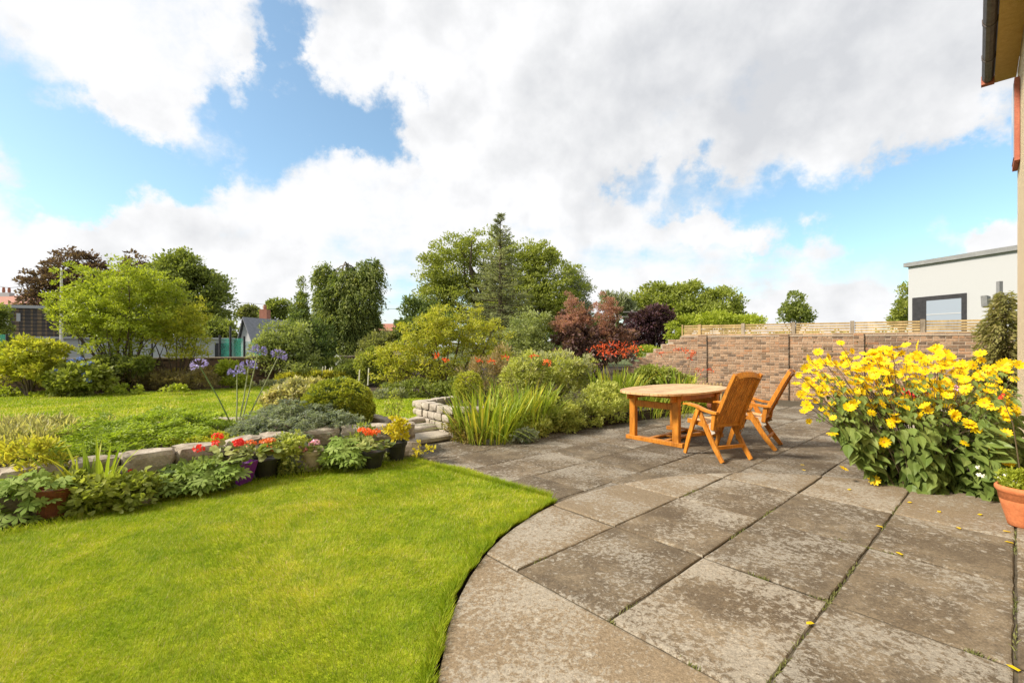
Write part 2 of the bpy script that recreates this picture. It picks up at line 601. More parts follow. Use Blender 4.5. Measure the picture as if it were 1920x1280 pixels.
M['blackpot'] = m_simple("black_plastic", (.016, .016, .015), (.035, .034, .030), 12, .5)
M['beigepot'] = m_simple("beige_clay", (.30, .24, .15), (.42, .34, .23), 12, .85)
M['greypole'] = m_simple("grey_pole", (.18, .16, .15), (.26, .23, .21), 6, .8)
M['whitepole'] = m_simple("white_pole", (.62, .58, .48), (.72, .68, .58), 6, .6)
M['bark'] = m_simple("bark", (.075, .055, .035), (.16, .12, .08), 18, .95, .8, .02)
M['greybark'] = m_simple("grey_bark", (.15, .125, .095), (.28, .24, .19), 20, .95, .8, .01)
M['stem'] = m_simple("green_stem", (.09, .14, .03), (.15, .21, .05), 20, .6)
M['stemdark'] = m_simple("purple_brown_stem", (.075, .05, .03), (.13, .10, .05), 20, .7)
M['stempale'] = m_simple("pale_stem", (.25, .30, .13), (.38, .40, .22), 20, .6)


def m_glass():
    m, nt, o = nmat("window_pane")
    princ(nt, o, (.30, .34, .40), .06, spec=.9)
    return m


def m_net():
    m, nt, o = nmat("green_netting")
    d = nd(nt, "ShaderNodeBsdfDiffuse", ins={0: (.08, .42, .30, 1)})
    t = nd(nt, "ShaderNodeBsdfTransparent")
    f = noise(nt, wpos(nt), 3.0, 3)
    s = nd(nt, "ShaderNodeMixShader"); nt.links.new(rangen(nt, f, .3, .7, .2, .42), s.inputs[0])
    nt.links.new(t.outputs[0], s.inputs[1]); nt.links.new(d.outputs[0], s.inputs[2])
    nt.links.new(s.outputs[0], o.inputs[0])
    return m


def m_lawn():
    m, nt, o = nmat("lawn_turf")
    v = wpos(nt)
    a = noise(nt, v, .9, 4, .6); b = noise(nt, v, 14, 6, .7); c = noise(nt, v, 70, 3, .7)
    col = ramp(nt, a, [(.3, (.24, .32, .012)), (.5, (.33, .38, .018)), (.7, (.43, .425, .05))])
    col = mixc(nt, 1.0, col, ramp(nt, b, [(.3, (.66, .76, .66)), (.7, (1.25, 1.18, 1.25))]), 'MULTIPLY')
    col = mixc(nt, 1.0, col, ramp(nt, c, [(.3, (.6, .66, .6)), (.7, (1.3, 1.25, 1.2))]), 'MULTIPLY')
    princ(nt, o, col, .8, c, .6, .02, .15)
    return m


def m_blade():
    m, nt, o = nmat("grass_blade")
    f = nd(nt, "ShaderNodeAttribute", attribute_name="rnd").outputs["Fac"]
    col = ramp(nt, f, [(0, (.235, .34, .008)), (.4, (.355, .425, .014)), (.72, (.49, .49, .045)), (.92, (.62, .53, .18)), (1, (.64, .51, .26))])
    a = noise(nt, wpos(nt), .9, 4, .6)
    col = mixc(nt, 1.0, col, ramp(nt, a, [(.32, (.70, .84, .6)), (.5, (.95, .98, .9)), (.68, (1.3, 1.16, 1.6))]), 'MULTIPLY')
    a2 = noise(nt, wpos(nt), 5.5, 6, .65)
    col = mixc(nt, 1.0, col, ramp(nt, a2, [(.32, (.66, .78, .7)), (.68, (1.25, 1.17, 1.3))]), 'MULTIPLY')
    p = princ(nt, None, col, .55, spec=.2)
    t = nd(nt, "ShaderNodeBsdfTranslucent"); nt.links.new(col, t.inputs[0])
    s = nd(nt, "ShaderNodeMixShader", ins={0: .4})
    nt.links.new(p.outputs[0], s.inputs[1]); nt.links.new(t.outputs[0], s.inputs[2]); nt.links.new(s.outputs[0], o.inputs[0])
    return m


M['glass'] = m_glass()
M['net'] = m_net()
M['lawn'] = m_lawn()
M['blade'] = m_blade()
LEAF = {
    'lime': [(.17, .22, .012), (.25, .30, .018), (.34, .37, .03)],
    'yellowgreen': [(.20, .22, .015), (.31, .32, .022), (.44, .38, .03)],
    'mid': [(.085, .115, .02), (.135, .17, .026), (.195, .225, .038)],
    'fresh': [(.13, .165, .020), (.195, .23, .028), (.27, .29, .042)],
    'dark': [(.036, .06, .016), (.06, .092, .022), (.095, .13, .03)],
    'olive': [(.085, .095, .025), (.13, .14, .035), (.18, .18, .05)],
    'cypress': [(.075, .105, .02), (.125, .165, .028), (.21, .235, .04)],
    'spruce': [(.12, .14, .07), (.18, .20, .10), (.25, .26, .14)],
    'copper': [(.035, .02, .018), (.065, .035, .028), (.09, .055, .03)],
    'purple': [(.025, .012, .018), (.045, .02, .028), (.07, .032, .04)],
    'smoke': [(.25, .09, .068), (.36, .15, .112), (.45, .21, .165)],
    'cotinus': [(.05, .024, .026), (.085, .04, .038), (.12, .06, .05)],
    'bluejuniper': [(.10, .13, .085), (.17, .205, .14), (.27, .30, .215)],
    'greenjuniper': [(.09, .155, .010), (.19, .275, .016), (.34, .42, .03)],
    'box': [(.11, .135, .010), (.22, .245, .016), (.36, .36, .03)],
    'variegated': [(.16, .17, .05), (.38, .34, .14), (.58, .50, .26)],
    'yellow': [(.34, .30, .012), (.50, .41, .015), (.62, .48, .03)],
    'greygreen': [(.13, .15, .08), (.19, .21, .11), (.27, .28, .17)],
    'pale': [(.20, .22, .09), (.33, .33, .17), (.48, .45, .30)],
    'hebe': [(.20, .235, .03), (.32, .345, .05), (.46, .46, .10)],
    'dry': [(.19, .12, .05), (.29, .20, .09), (.38, .28, .14)],
    'brownheath': [(.09, .06, .025), (.14, .095, .035), (.20, .15, .05)],
    'rustconifer': [(.13, .125, .025), (.21, .185, .04), (.31, .25, .065)],
    'sage': [(.14, .175, .04), (.21, .25, .06), (.30, .33, .10)],
    'straw': [(.22, .21, .06), (.34, .31, .10), (.46, .40, .17)],
    'rust': [(.14, .09, .02), (.22, .14, .03), (.27, .20, .05)],
}
for k_, c_ in LEAF.items():
    M['L_' + k_] = m_leaf("foliage_" + k_, c_)
M['daisyleaf'] = m_leaf("broad_leaf", [(.05, .085, .013), (.075, .117, .018), (.112, .155, .027)], .22, .45, False)
M['daisyleafj'] = m_leaf("broad_leaf_mass", [(.05, .085, .013), (.075, .117, .018), (.112, .155, .027)], .22, .45, True)
M['strap'] = m_leaf("strap_leaf", [(.11, .19, .012), (.185, .265, .016), (.27, .335, .022), (.46, .38, .03)], .35, .45, False)
M['lobed'] = m_leaf("lobed_leaf", [(.085, .155, .018), (.13, .205, .028), (.19, .265, .045)], .3, .75, False, .1)
M['roundleaf'] = m_leaf("round_leaf", [(.10, .14, .025), (.155, .19, .03), (.22, .23, .05)], .3, .5, False)
M['yellowpetal'] = m_leaf("yellow_petal", [(.64, .43, .002), (.70, .50, .004)], .3, .5, False)
M['disc'] = m_simple("flower_disc", (.42, .20, .01), (.55, .30, .02), 60, .8)
M['redpetal'] = m_leaf("red_petal", [(.62, .012, .012), (.78, .03, .02)], .25, .5, False)
M['orangepetal'] = m_leaf("orange_petal", [(.80, .09, .02), (.85, .15, .04)], .25, .5, False)
M['pinkpetal'] = m_leaf("pink_petal", [(.70, .22, .48), (.80, .45, .68)], .3, .5, False)
M['crocpetal'] = m_leaf("flame_petal", [(.52, .03, .008), (.64, .075, .015)], .3, .5, False)
M['bluepetal'] = m_leaf("violet_petal", [(.20, .16, .52), (.34, .28, .68)], .3, .5, False)
M['hydpetal'] = m_leaf("blue_petal", [(.09, .16, .60), (.16, .24, .70)], .3, .5, False)
M['whitepetal'] = m_leaf("white_petal", [(.70, .68, .60), (.80, .78, .74)], .3, .5, False)


# ================================================================== LARGE STRUCTURE
def struct(o):
    o["kind"] = "structure"
    return o


def stuff(o):
    o["kind"] = "stuff"
    return o


def sheet(name, poly, z, mats, depth=.1):
    b = MB().prism(poly, z - depth, z)
    n = len(poly)
    o = b.build(name, mats, midx=None if not isinstance(mats, list) else [1, 0] + [1] * n)
    return struct(o)


def inside(P, poly):
    x, y = P[:, 0], P[:, 1]
    r = np.zeros(len(P), bool)
    n = len(poly)
    for i in range(n):
        x0, y0 = poly[i][:2]; x1, y1 = poly[(i + 1) % n][:2]
        c = ((y0 > y) != (y1 > y))
        xs = (x1 - x0) * (y - y0) / ((y1 - y0) + 1e-12) + x0
        r ^= c & (x < xs)
    return r


g = 1500.0
struct(MB().box((-g, -g, -.6), (g, g, -.2)).build("ground", M['earth']))

# ---- paving -------------------------------------------------------
CU, CN, CR = 3.40, 0.10, 2.92       # circle of the raised round terrace, paving axes
patio = struct(MB().prism([U(3.2, -6.6), U(15.5, -6.6), U(15.5, 3.2), U(3.2, 3.2)], -.18, -.085).build("patio", M['joint']))
terr_c = U(CU, CN)
disc_poly = [terr_c + np.array((math.cos(a), math.sin(a), 0)) * (CR - .02) for a in np.linspace(0, 2 * math.pi, 72, endpoint=False)]
terrace = struct(MB().prism(disc_poly, -.19, -.017).build("round_terrace", M['joint']))


def clip(poly, f):
    """keep the part of poly (list of 2-D points) where f(p) >= 0"""
    o = []
    n = len(poly)
    for i in range(n):
        a, b = poly[i], poly[(i + 1) % n]
        fa, fb = f(a), f(b)
        if fa >= 0:
            o.append(a)
        if (fa >= 0) != (fb >= 0):
            t = fa / (fa - fb)
            o.append((a[0] + (b[0] - a[0]) * t, a[1] + (b[1] - a[1]) * t))
    return o


def slab(poly_un, ztop, thick, parent, jag=.006, mat='slab'):
    """one flagstone from its outline in paving axes, edges worn and slightly uneven"""
    P = [np.array(p, float) for p in poly_un]
    pts = []
    n = len(P)
    for i in range(n):
        a, b = P[i], P[(i + 1) % n]
        d = np.linalg.norm(b - a)
        k = max(1, int(d / .09))
        nn = np.array((-(b - a)[1], (b - a)[0])) / (d + 1e-9)
        for j in range(k):
            t = j / k
            pts.append(a + (b - a) * t + nn * (random.uniform(-.3, 1) * jag if j else 0))
    c = sum(pts) / len(pts)
    z = ztop + random.uniform(-.005, .004)
    tx, ty = random.uniform(-.006, .006), random.uniform(-.006, .006)
    V, n = [], len(pts)
    rings = ((.022, 0.0), (.006, -.003), (0.0, -.010), (0.0, -thick))
    for ins, dz in rings:
        for p in pts:
            d = c - p
            q = p + d / (np.linalg.norm(d) + 1e-9) * ins
            w = U(q[0], q[1])
            rel = q - c
            V.append((w[0], w[1], z + dz + rel[0] * tx + rel[1] * ty))
    Fc = [tuple(range(n))] if True else []
    for r in range(3):
        for i in range(n):
            j = (i + 1) % n
            Fc.append((r * n + i, (r + 1) * n + i, (r + 1) * n + j, r * n + j))
    # orientation: make the top face up
    a2 = sum(V[i][0] * V[(i + 1) % n][1] - V[(i + 1) % n][0] * V[i][1] for i in range(n))
    if a2 < 0:
        Fc = [tuple(reversed(f)) for f in Fc]
    return part("slab", np.array(V), Fc, M[mat], parent)


JW = .0048
nl = [-2.97, -2.13, -1.42, -.70, 0.0, .42]
ul = [.40, 1.96, 3.02, 4.04, 5.02, 6.4]
cells = [(nl[i], nl[i + 1], ul[j], ul[j + 1], not (1 <= i <= 4 and 1 <= j <= 3)) for i in range(len(nl) - 1) for j in range(len(ul) - 1) if not (j == 0 and i in (0, 1, 2))]
cells.append((nl[0], nl[3], ul[0], ul[1], True))
if True:
    for n0, n1, u0, u1, edge in cells:
        j0 = JW * random.uniform(.6, 1.4); j1 = JW * random.uniform(1.2, 1.9)
        po = [(u0 + j1, n0 + j0), (u1 - j1, n0 + j0), (u1 - j1, n1 - j0), (u0 + j1, n1 - j0)]
        for a in np.linspace(0, 2 * math.pi, 90, endpoint=False):
            ca, sa = math.cos(a), math.sin(a)
            if len(po) < 3:
                break
            po = clip(po, lambda p: CR - ((p[0] - CU) * ca + (p[1] - CN) * sa))
        if len(po) < 3:
            continue
        # drop near-duplicate points
        q = [p for k, p in enumerate(po) if math.dist(p, po[k - 1]) > .012]
        if len(q) >= 3:
            slab(q, 0.0, .0165, terrace, .005, 'edgeslab' if edge else 'slab')

ncol = [-6.5, -5.83, -5.12, -4.42, -3.72, -2.98, -2.2, -1.5, -.74, -.02, .7]
for i in range(len(ncol) - 1):
    u = 3.2
    u += 0
    first = True
    st = [.62, 1.0, .35, .8, .5, .95, .2, .7, .4, .85][i]
    while u < 12.5:
        L = st if first else random.choice((.72, 1.02, 1.02, 1.05))
        first = False
        u1 = u + L
        nmid, umid = (ncol[i] + ncol[i + 1]) / 2, (u + u1) / 2
        corners_in = all((uu - CU) ** 2 + (n_ - CN) ** 2 < (CR - .05) ** 2 for uu in (u, u1) for n_ in (ncol[i], ncol[i + 1]))
        if not corners_in and not (nmid > .3 and u < 9.6):
            j0 = .0032
            slab([(u + j0, ncol[i] + j0), (u1 - j0, ncol[i] + j0), (u1 - j0, ncol[i + 1] - j0), (u + j0, ncol[i + 1] - j0)], -.062, .02, patio, .003, 'backslab')
        u = u1

# ---- front lawn ---------------------------------------------------
arc = []
for a in np.linspace(0, 2 * math.pi, 240, endpoint=False):
    u_, n_ = CU + (CR + .035) * math.cos(a), CN + (CR + .035) * math.sin(a)
    if n_ < -.05 and u_ < 3.16:
        arc.append((u_, n_))
arc.sort(key=lambda p: p[0])           # from the near side to the corner by the patio
arcw = []
for k_, (u_, n_) in enumerate(arc):
    e_ = .010 * math.sin(k_ * 1.7) + .008 * math.sin(k_ * .61 + 1) + random.uniform(-.006, .006)
    arcw.append(U(CU + (u_ - CU) * (1 + e_ / CR), CN + (n_ - CN) * (1 + e_ / CR))[:2])
BACK = [(-1.26, 5.72), (-2.0, 5.22), (-2.84, 4.70), (-3.3, 4.22), (-3.75, 3.62), (-4.3, 3.0), (-5.6, 1.8)]
lawn_poly = [tuple(p) for p in arcw] + [tuple(U(3.17, -2.98)[:2])] + [tuple(U(3.17, -4.4)[:2])] + BACK + [(-5.6, -1.0), (arcw[0][0] - .05, -1.0)]
sheet("front_lawn", lawn_poly, -.012, [M['lawn'], M['soil']], .15)


def grass(name, poly, z, n, hmin, hmax, w, near=1.0, parent=None, fringe=0):
    po = np.array([p[:2] for p in poly])
    lo, hi = po.min(0), po.max(0)
    lo[1] = max(lo[1], .9)
    P = []
    tot = 0
    while tot < n:
        c = rng.uniform(lo, hi, (n * 2, 2))
        keep = inside(c, poly) & (np.abs(c[:, 0]) < c[:, 1] * 1.25 + .4)
        if near:
            keep &= rng.random(len(c)) < np.minimum(1, (1.9 / c[:, 1]) ** near)
        P.append(c[keep]); tot += keep.sum()
    P = np.concatenate(P)[:n]
    n = len(P)
    sc_ = np.clip(P[:, 1] / 2.6, .8, 3.5)
    hgt = rng.uniform(hmin, hmax, n) * (1 + .12 * (sc_ - 1))
    ang = rng.uniform(0, 2 * np.pi, n)
    lean = rng.uniform(.15, 1.1, n) * hgt
    la = rng.uniform(0, 2 * np.pi, n)
    # blades lie over in tufts: a common drift direction
    la = la * .55 + 2.2 * np.sin(P[:, 0] * 3.1 + 1.7 * np.sin(P[:, 1] * 2.3)) 
    ww = w * sc_ * rng.uniform(.7, 1.3, n)
    b = np.stack([P[:, 0], P[:, 1], np.full(n, z - .005)], 1)
    s = np.stack([np.cos(ang), np.sin(ang), np.zeros(n)], 1) * ww[:, None] * .5
    tip = b + np.stack([np.cos(la) * lean, np.sin(la) * lean, hgt], 1)
    V = np.stack([b - s, b + s, tip], 1).reshape(-1, 3)
    Fc = np.arange(3 * n).reshape(-1, 3)
    r = np.repeat(np.clip(rng.beta(1.6, 2.1, n) + (rng.random(n) < .06) * .5, 0, 1), 3)
    o = part(name, V, Fc, M['blade'], parent, rnd=r)
    return stuff(o)


tag(grass("lawn_grass", lawn_poly, -.012, 380000, .016, .034, .0034, 1.35), "short mown grass of the lawn beside the round terrace", "grass")
# taller uncut fringe along the lawn's edges
fr = []
for a, b in zip(BACK[:-2], BACK[1:-1]):
    a, b = np.array(a), np.array(b)
    fr.append(a + (b - a) * rng.random((900, 1)) + rng.normal(0, .035, (900, 2)))
aw = np.array(arcw)
ii = rng.integers(0, len(aw) - 1, 12000)
cw = terr_c[:2]
pp = aw[ii] + (aw[ii + 1] - aw[ii]) * rng.random((12000, 1))
fr.append(pp + unit(pp - cw) * (np.abs(rng.normal(.0, .022, (12000, 1))) - .008))
e0, e1 = U(3.17, -2.98)[:2], U(3.17, -5.8)[:2]
fr.append(e0 + (np.array(BACK[0]) - e0) * rng.random((4500, 1)) + rng.normal(0, .016, (4500, 2)))
fr = np.concatenate(fr)
n = len(fr)
hg = rng.uniform(.03, .075, n); la = rng.uniform(0, 2 * np.pi, n); an = rng.uniform(0, 6.3, n)
b = np.column_stack([fr, np.full(n, -.02)]); s = np.column_stack([np.cos(an), np.sin(an), np.zeros(n)]) * .003
V = np.stack([b - s, b + s, b + np.column_stack([np.cos(la) * hg * .7, np.sin(la) * hg * .7, hg])], 1).reshape(-1, 3)
tag(stuff(part("grass_fringe", V, np.arange(3 * n).reshape(-1, 3), M['blade'], rnd=np.repeat(rng.beta(2, 3, n), 3))), "longer uncut grass along the edges of the front lawn", "grass")

# ---- back garden --------------------------------------------------
back_soil = [(-22, 4.5), (-5.2, 3.6), (-4.45, 4.35), (-3.3, 5.3), (-2.2, 6.15), (-1.55, 6.45), (-1.75, 7.2), (-1.60, 8.05), (-.95, 7.45), (1.1, 8.15), (2.4, 8.95), (4.6, 10.75), (6.6, 13.4), (4.0, 16.2), (8, 30), (-40, 30)]
sheet("garden_beds", back_soil, .13, M['soil'], .5)
lawn2 = [(-22, 5.2), (-6.5, 5.4), (-4.7, 6.5), (-2.2, 7.35), (-1.75, 7.75), (-1.58, 8.35), (-1.0, 9.3), (-1.2, 10.3), (-2.6, 10.9), (-3.7, 11.6), (-5.6, 13.4), (-7.5, 14.3), (-8.6, 13.0), (-12.3, 10.9), (-22, 6.6)]
sheet("back_lawn", lawn2, .2, [M['lawn'], M['soil']], .2)
tag(grass("lawn_grass", lawn2, .2, 70000, .02, .04, .006, 0), "mown grass of the lawn behind the rockery", "grass")


# ---- stone walls --------------------------------------------------
def stone_mesh(sx, sy, sz, rough=.09, seed=0, sub=3, mat='stone'):
    """roughly squared block with worn edges: a subdivided box pushed about"""
    r = np.random.default_rng(seed)
    n = sub + 1
    V, Fc, idx = [], [], {}
    def vid(p):
        k = tuple(np.round(p, 5))
        if k not in idx:
            idx[k] = len(V); V.append(np.array(p, float))
        return idx[k]
    for ax in range(3):
        for sgn in (-1, 1):
            for i in range(sub):
                for j in range(sub):
                    q = []
                    for a, b in ((i, j), (i + 1, j), (i + 1, j + 1), (i, j + 1)):
                        p = np.zeros(3)
                        p[ax] = sgn; p[(ax + 1) % 3] = -1 + 2 * a / sub; p[(ax + 2) % 3] = -1 + 2 * b / sub
                        q.append(vid(p))
                    Fc.append(tuple(q) if sgn > 0 else tuple(reversed(q)))
    V = np.array(V)
    ln = np.linalg.norm(V, axis=1, keepdims=True)
    e = 7.0
    pn = (np.abs(V) ** e).sum(1, keepdims=True) ** (1 / e)
    V = V / pn
    ph = r.uniform(0, 6.3, (4, 3)); fr_ = r.uniform(1.2, 3.2, (4, 3))
    for k in range(4):
        V = V * (1 + rough * .5 * np.sin((V * fr_[k] + ph[k]).sum(1, keepdims=True)))
    V += r.normal(0, rough * .18, V.shape)
    V *= np.array((sx, sy, sz)) / 2
    return mesh("stone", V, Fc, M[mat], False)


def wall_of_stones(root, path, z0, courses, length=(.3, .5), deep=.26, mat='stone', rough=.09, seed0=0):
    """stones laid along a polyline; courses = list of heights"""
    path = [np.array(p, float) for p in path]
    seg = [np.linalg.norm(b - a) for a, b in zip(path[:-1], path[1:])]
    tot = sum(seg)
    z = z0
    sd = seed0
    for ci, hgt in enumerate(courses):
        s = -random.uniform(0, .2) if ci else 0.0
        while s < tot - .08:
            L = random.uniform(*length)
            m = min(max(s + L / 2, 0), tot)
            acc = 0
            for k, d in enumerate(seg):
                if m <= acc + d or k == len(seg) - 1:
                    t = (m - acc) / d
                    p = path[k] + (path[k + 1] - path[k]) * t
                    dr = (path[k + 1] - path[k]) / d
                    break
                acc += d
            sd += 1
            me = stone_mesh(L - .012, deep * random.uniform(.9, 1.1), hgt - .008, rough, sd, 4 if mat == 'stone' else 3, mat)
            mt = Matrix.Translation(Vector((p[0], p[1], z + hgt / 2 + random.uniform(-.006, .006))) - root.location) @ Matrix.Rotation(math.atan2(dr[1], dr[0]) + random.uniform(-.05, .05), 4, 'Z') @ Matrix.Rotation(random.uniform(-.03, .03), 4, 'Y')
            obj("stone", me, root, mt)
            s += L
        z += hgt


rw = thing("rockery_wall", "low wall of rough pale stones in front of the junipers", "stone wall", (-2.9, 5.4, -.05))
FRONT_W = [(-5.4, 2.9), (-4.75, 3.45), (-4.25, 4.0), (-3.7, 4.55), (-3.3, 5.02), (-2.85, 5.5), (-2.35, 5.88), (-1.9, 6.12), (-1.46, 6.2)]
wall_of_stones(rw, FRONT_W, -.1, [.26, .22], (.34, .52), .27, 'stone', .10, 100)
wall_of_stones(rw, [(-1.50, 6.40), (-1.66, 6.72), (-2.2, 7.12)], -.1, [.24, .22], (.32, .42), .25, 'stone', .10, 200)
rw2 = thing("rockery_wall", "short row of rough stones edging the back lawn beside the agapanthus", "stone wall", (-4.2, 6.3, .1))
wall_of_stones(rw2, [(-5.0, 6.12), (-4.3, 6.42), (-3.5, 6.75), (-2.6, 7.05)], .1, [.30], (.34, .46), .25, 'stone', .10, 300)
gw = thing("granite_wall", "low retaining wall of squared pale granite blocks beside the steps", "stone wall", (-1.2, 7.6, -.06))
wall_of_stones(gw, [(-1.62, 8.12), (-.93, 7.32), (-.55, 7.35)], -.07, [.135, .13, .13, .13], (.17, .27), .2, 'granite', .05, 400)
wall_of_stones(gw, [(-1.66, 8.25), (-1.1, 9.0)], -.07, [.135, .13, .13, .13], (.18, .28), .2, 'granite', .05, 500)
st_ = thing("garden_steps", "worn stone steps climbing from the patio to the back lawn", "steps", (-1.5, 7.2, -.06))
for k, (c, z, dp) in enumerate((((-1.42, 7.12), -.06, .5), ((-1.62, 7.48), .02, .42), ((-1.82, 7.78), .1, .35))):
    me = stone_mesh(.95, dp, .10, .04, 900 + k, 4, 'granite')
    obj("step", me, st_, Matrix.Translation(Vector((c[0], c[1], z + .05)) - st_.location) @ Matrix.Rotation(rad(42), 4, 'Z'))
    me = stone_mesh(.93, .12, .05, .05, 930 + k, 4, 'stone')


# ---- brick walls --------------------------------------------------
def brick_mesh(L, D, Hh, mat):
    b = MB()
    c = .006
    V = []
    for sx in (-1, 1):
        for sy in (-1, 1):
            for sz in (-1, 1):
                V.append((sx * (L / 2 - c), sy * D / 2, sz * (Hh / 2 - c)))
    # a box whose front and back faces are inset: chamfered look at 20 triangles
    x, y, z = L / 2, D / 2, Hh / 2
    V = [(-x, -y + c, -z), (x, -y + c, -z), (x, -y + c, z), (-x, -y + c, z), (-x + c, -y, -z + c), (x - c, -y, -z + c), (x - c, -y, z - c), (-x + c, -y, z - c),
         (-x, y, -z), (x, y, -z), (x, y, z), (-x, y, z)]
    Fc = [(4, 5, 6, 7), (0, 1, 5, 4), (1, 2, 6, 5), (2, 3, 7, 6), (3, 0, 4, 7), (1, 0, 8, 9), (2, 1, 9, 10), (3, 2, 10, 11), (0, 3, 11, 8), (8, 11, 10, 9)]
    return V, Fc


def brick_wall(root, P0, d, t0, t1, z0, top, piers, nparts, mats, tilt=0.0, front=(0, -1), mortar=None, length=.222, ch=.0745):
    """courses of single bricks along P0 + d*t on one face; top(t) gives the wall's height there"""
    d = np.array(d); fr_ = np.array(front)
    L, D, hh = length - .012, .05, ch - .011
    V, Fc = brick_mesh(L, D, hh, None)
    mesh_a = mesh("brick", np.array(V), Fc, mats[0])
    Vh, _ = brick_mesh(L / 2 - .006, D, hh, None)
    mesh_h = mesh("brick", np.array(Vh), Fc, mats[0])
    rotz = math.atan2(d[1], d[0])
    rows = []
    zc = z0; r = 0
    ends = sorted([t0, t1] + [x for p in piers for x in p])
    while zc < 3:
        header = (r % 4 == 3)
        step = length / 2 if header else length
        for sa, sb in zip(ends[:-1], ends[1:]):
            po = .055 if any(p[0] - .001 <= sa and sb <= p[1] + .001 for p in piers) else 0.0
            t = sa
            first = True
            while t < sb - .03:
                w_ = step * (.5 if first and r % 2 and not header else 1) * random.uniform(.97, 1.03)
                first = False
                if sb - t - w_ < .05:
                    w_ = sb - t
                if zc + ch <= top(t + w_ / 2) + .01:
                    base = np.array((*(np.array(P0) + d * (t + w_ / 2) + fr_ * (po + .012 + random.uniform(-.004, .004))), zc + ch / 2 - tilt * t))
                    rows.append((base, header, (w_ - .012) / L))
                t += w_
        zc += ch; r += 1
    # the ones that show largest: near and not behind the planting
    order = sorted(range(len(rows)), key=lambda i: (rows[i][0][2] < .75) * 50 + math.hypot(rows[i][0][0], rows[i][0][1]) - (0 if not rows[i][1] else -3))
    chosen = set(order[:nparts])
    SV, SF, SR = [], [], []
    c_, s_ = math.cos(rotz), math.sin(rotz)
    flip = 1 if (s_ * fr_[0] - c_ * fr_[1]) > 0 else -1
    for i, (p, hd, wk) in enumerate(rows):
        if i in chosen:
            obj("brick", mesh_a, root, Matrix.Translation(Vector(p) - root.location) @ Matrix.Rotation(rotz + (0 if flip > 0 else math.pi), 4, 'Z') @ Matrix.Rotation(random.uniform(-.012, .012), 4, 'Y') @ Matrix.Diagonal((wk, 1, 1, 1)))
        else:
            vv = np.array(V) * (wk * flip, flip, 1)
            q = np.column_stack([vv[:, 0] * c_ - vv[:, 1] * s_ , vv[:, 0] * s_ + vv[:, 1] * c_, vv[:, 2]]) + p
            o = len(SV) * 12
            SV.append(q); SF.extend([tuple(k + o for k in f) for f in Fc]); SR.extend([random.random()] * 12)
    if SV:
        stuff(part("brickwork", np.concatenate(SV), SF, mats[1], root, rnd=SR))
    # core of the wall behind the brick faces: mortar, one panel per change of height or pier
    b = MB()
    xs = sorted(set([t0, t1] + [x for p in piers for x in p] + [t0 + k * (t1 - t0) / 40 for k in range(41)]))
    th = .22
    bk = -fr_
    for a, c in zip(xs[:-1], xs[1:]):
        m = (a + c) / 2
        h = top(m)
        h = z0 + math.floor((h - z0 + .01) / ch) * ch
        po = .055 if any(p[0] < m < p[1] for p in piers) else 0.0
        if h <= z0:
            continue
        o = np.array((*(np.array(P0) + d * a + fr_ * (po + .028)), z0 - .3 - tilt * a))
        b.obox(o, np.array((*(d * (c - a)), -tilt * (c - a))), (*(bk * (th + po)), 0), (0, 0, h - z0 + .3))
    b.build("mortar_core", mats[2], root)
    return rows


WD = np.array((-.80, .60))                 # along the garden wall, towards its far end
WP = G(1480, 749, -.06)[:2]
WF = np.array((-.60, -.80))                # its face


def wall_t(px):
    """photo column -> distance along the garden wall"""
    k = (px - HX) / F
    return (WP[0] - k * WP[1]) / (k * WD[1] - WD[0])


def wall_top(t):
    if t < wall_t(1276):
        return 1.80
    steps = int((t - wall_t(1276)) / .27) + 1
    return max(.62, 1.80 - .149 * steps)


bw = thing("brick_wall", "tall weathered brick garden wall stepping down at its end behind the table", "brick wall", (*WP, -.06))
PIERS = [(wall_t(1326), wall_t(1309)), (wall_t(1479), wall_t(1461)), (wall_t(1620), wall_t(1600))]
brick_wall(bw, WP, WD, wall_t(1900), wall_t(1150), -.08, wall_top, PIERS, 300, (M['brick'], M['brickj'], M['mortar']), -.006, WF)
# flat coping under the fence
cp = MB()
ta, tb = wall_t(1905), wall_t(1277)
o_ = np.array((*(WP + WD * ta + WF * .05), 1.708 + .006 * ta))
cp.obox(o_, (*(WD * (tb - ta)), .006 * (tb - ta)), (*(-WF * .32), 0), (0, 0, .035))
cp.build("coping", M['mortar'], bw)

fence = thing("slatted_fence", "low fence of horizontal slats on top of the brick wall", "fence", (*WP, 1.75))
posts = [1278, 1310, 1392, 1487, 1598, 1731, 1860]
fz = lambda t: 1.745 + .006 * t
FO = -WF * .08
for i, px in enumerate(posts):
    t = wall_t(px)
    b = MB()
    wdt = .035 if i == 0 else .09
    b.obox(np.array((*(WP + WD * (t + wdt / 2) + WF * .02 + FO), fz(t))), (*(-WD * wdt), 0), (*(-WF * .07), 0), (0, 0, .365))
    b.build("post", M['post'] if i > 1 else M['fence'], fence)
for a, c in zip(posts[:-1], posts[1:]):
    t0_, t1_ = wall_t(a) - .05, wall_t(c) + .05
    for k in range(5):
        z = .022 + k * .067
        b = MB()
        o = np.array((*(WP + WD * t0_ + FO - WF * .01), fz(t0_) + z + random.uniform(-.004, .004)))
        b.obox(o, (*(WD * (t1_ - t0_)), fz(t1_) - fz(t0_) + random.uniform(-.006, .006)), (*(-WF * .022), 0), (0, 0, .046))
        b.build("slat", M['fence'], fence)

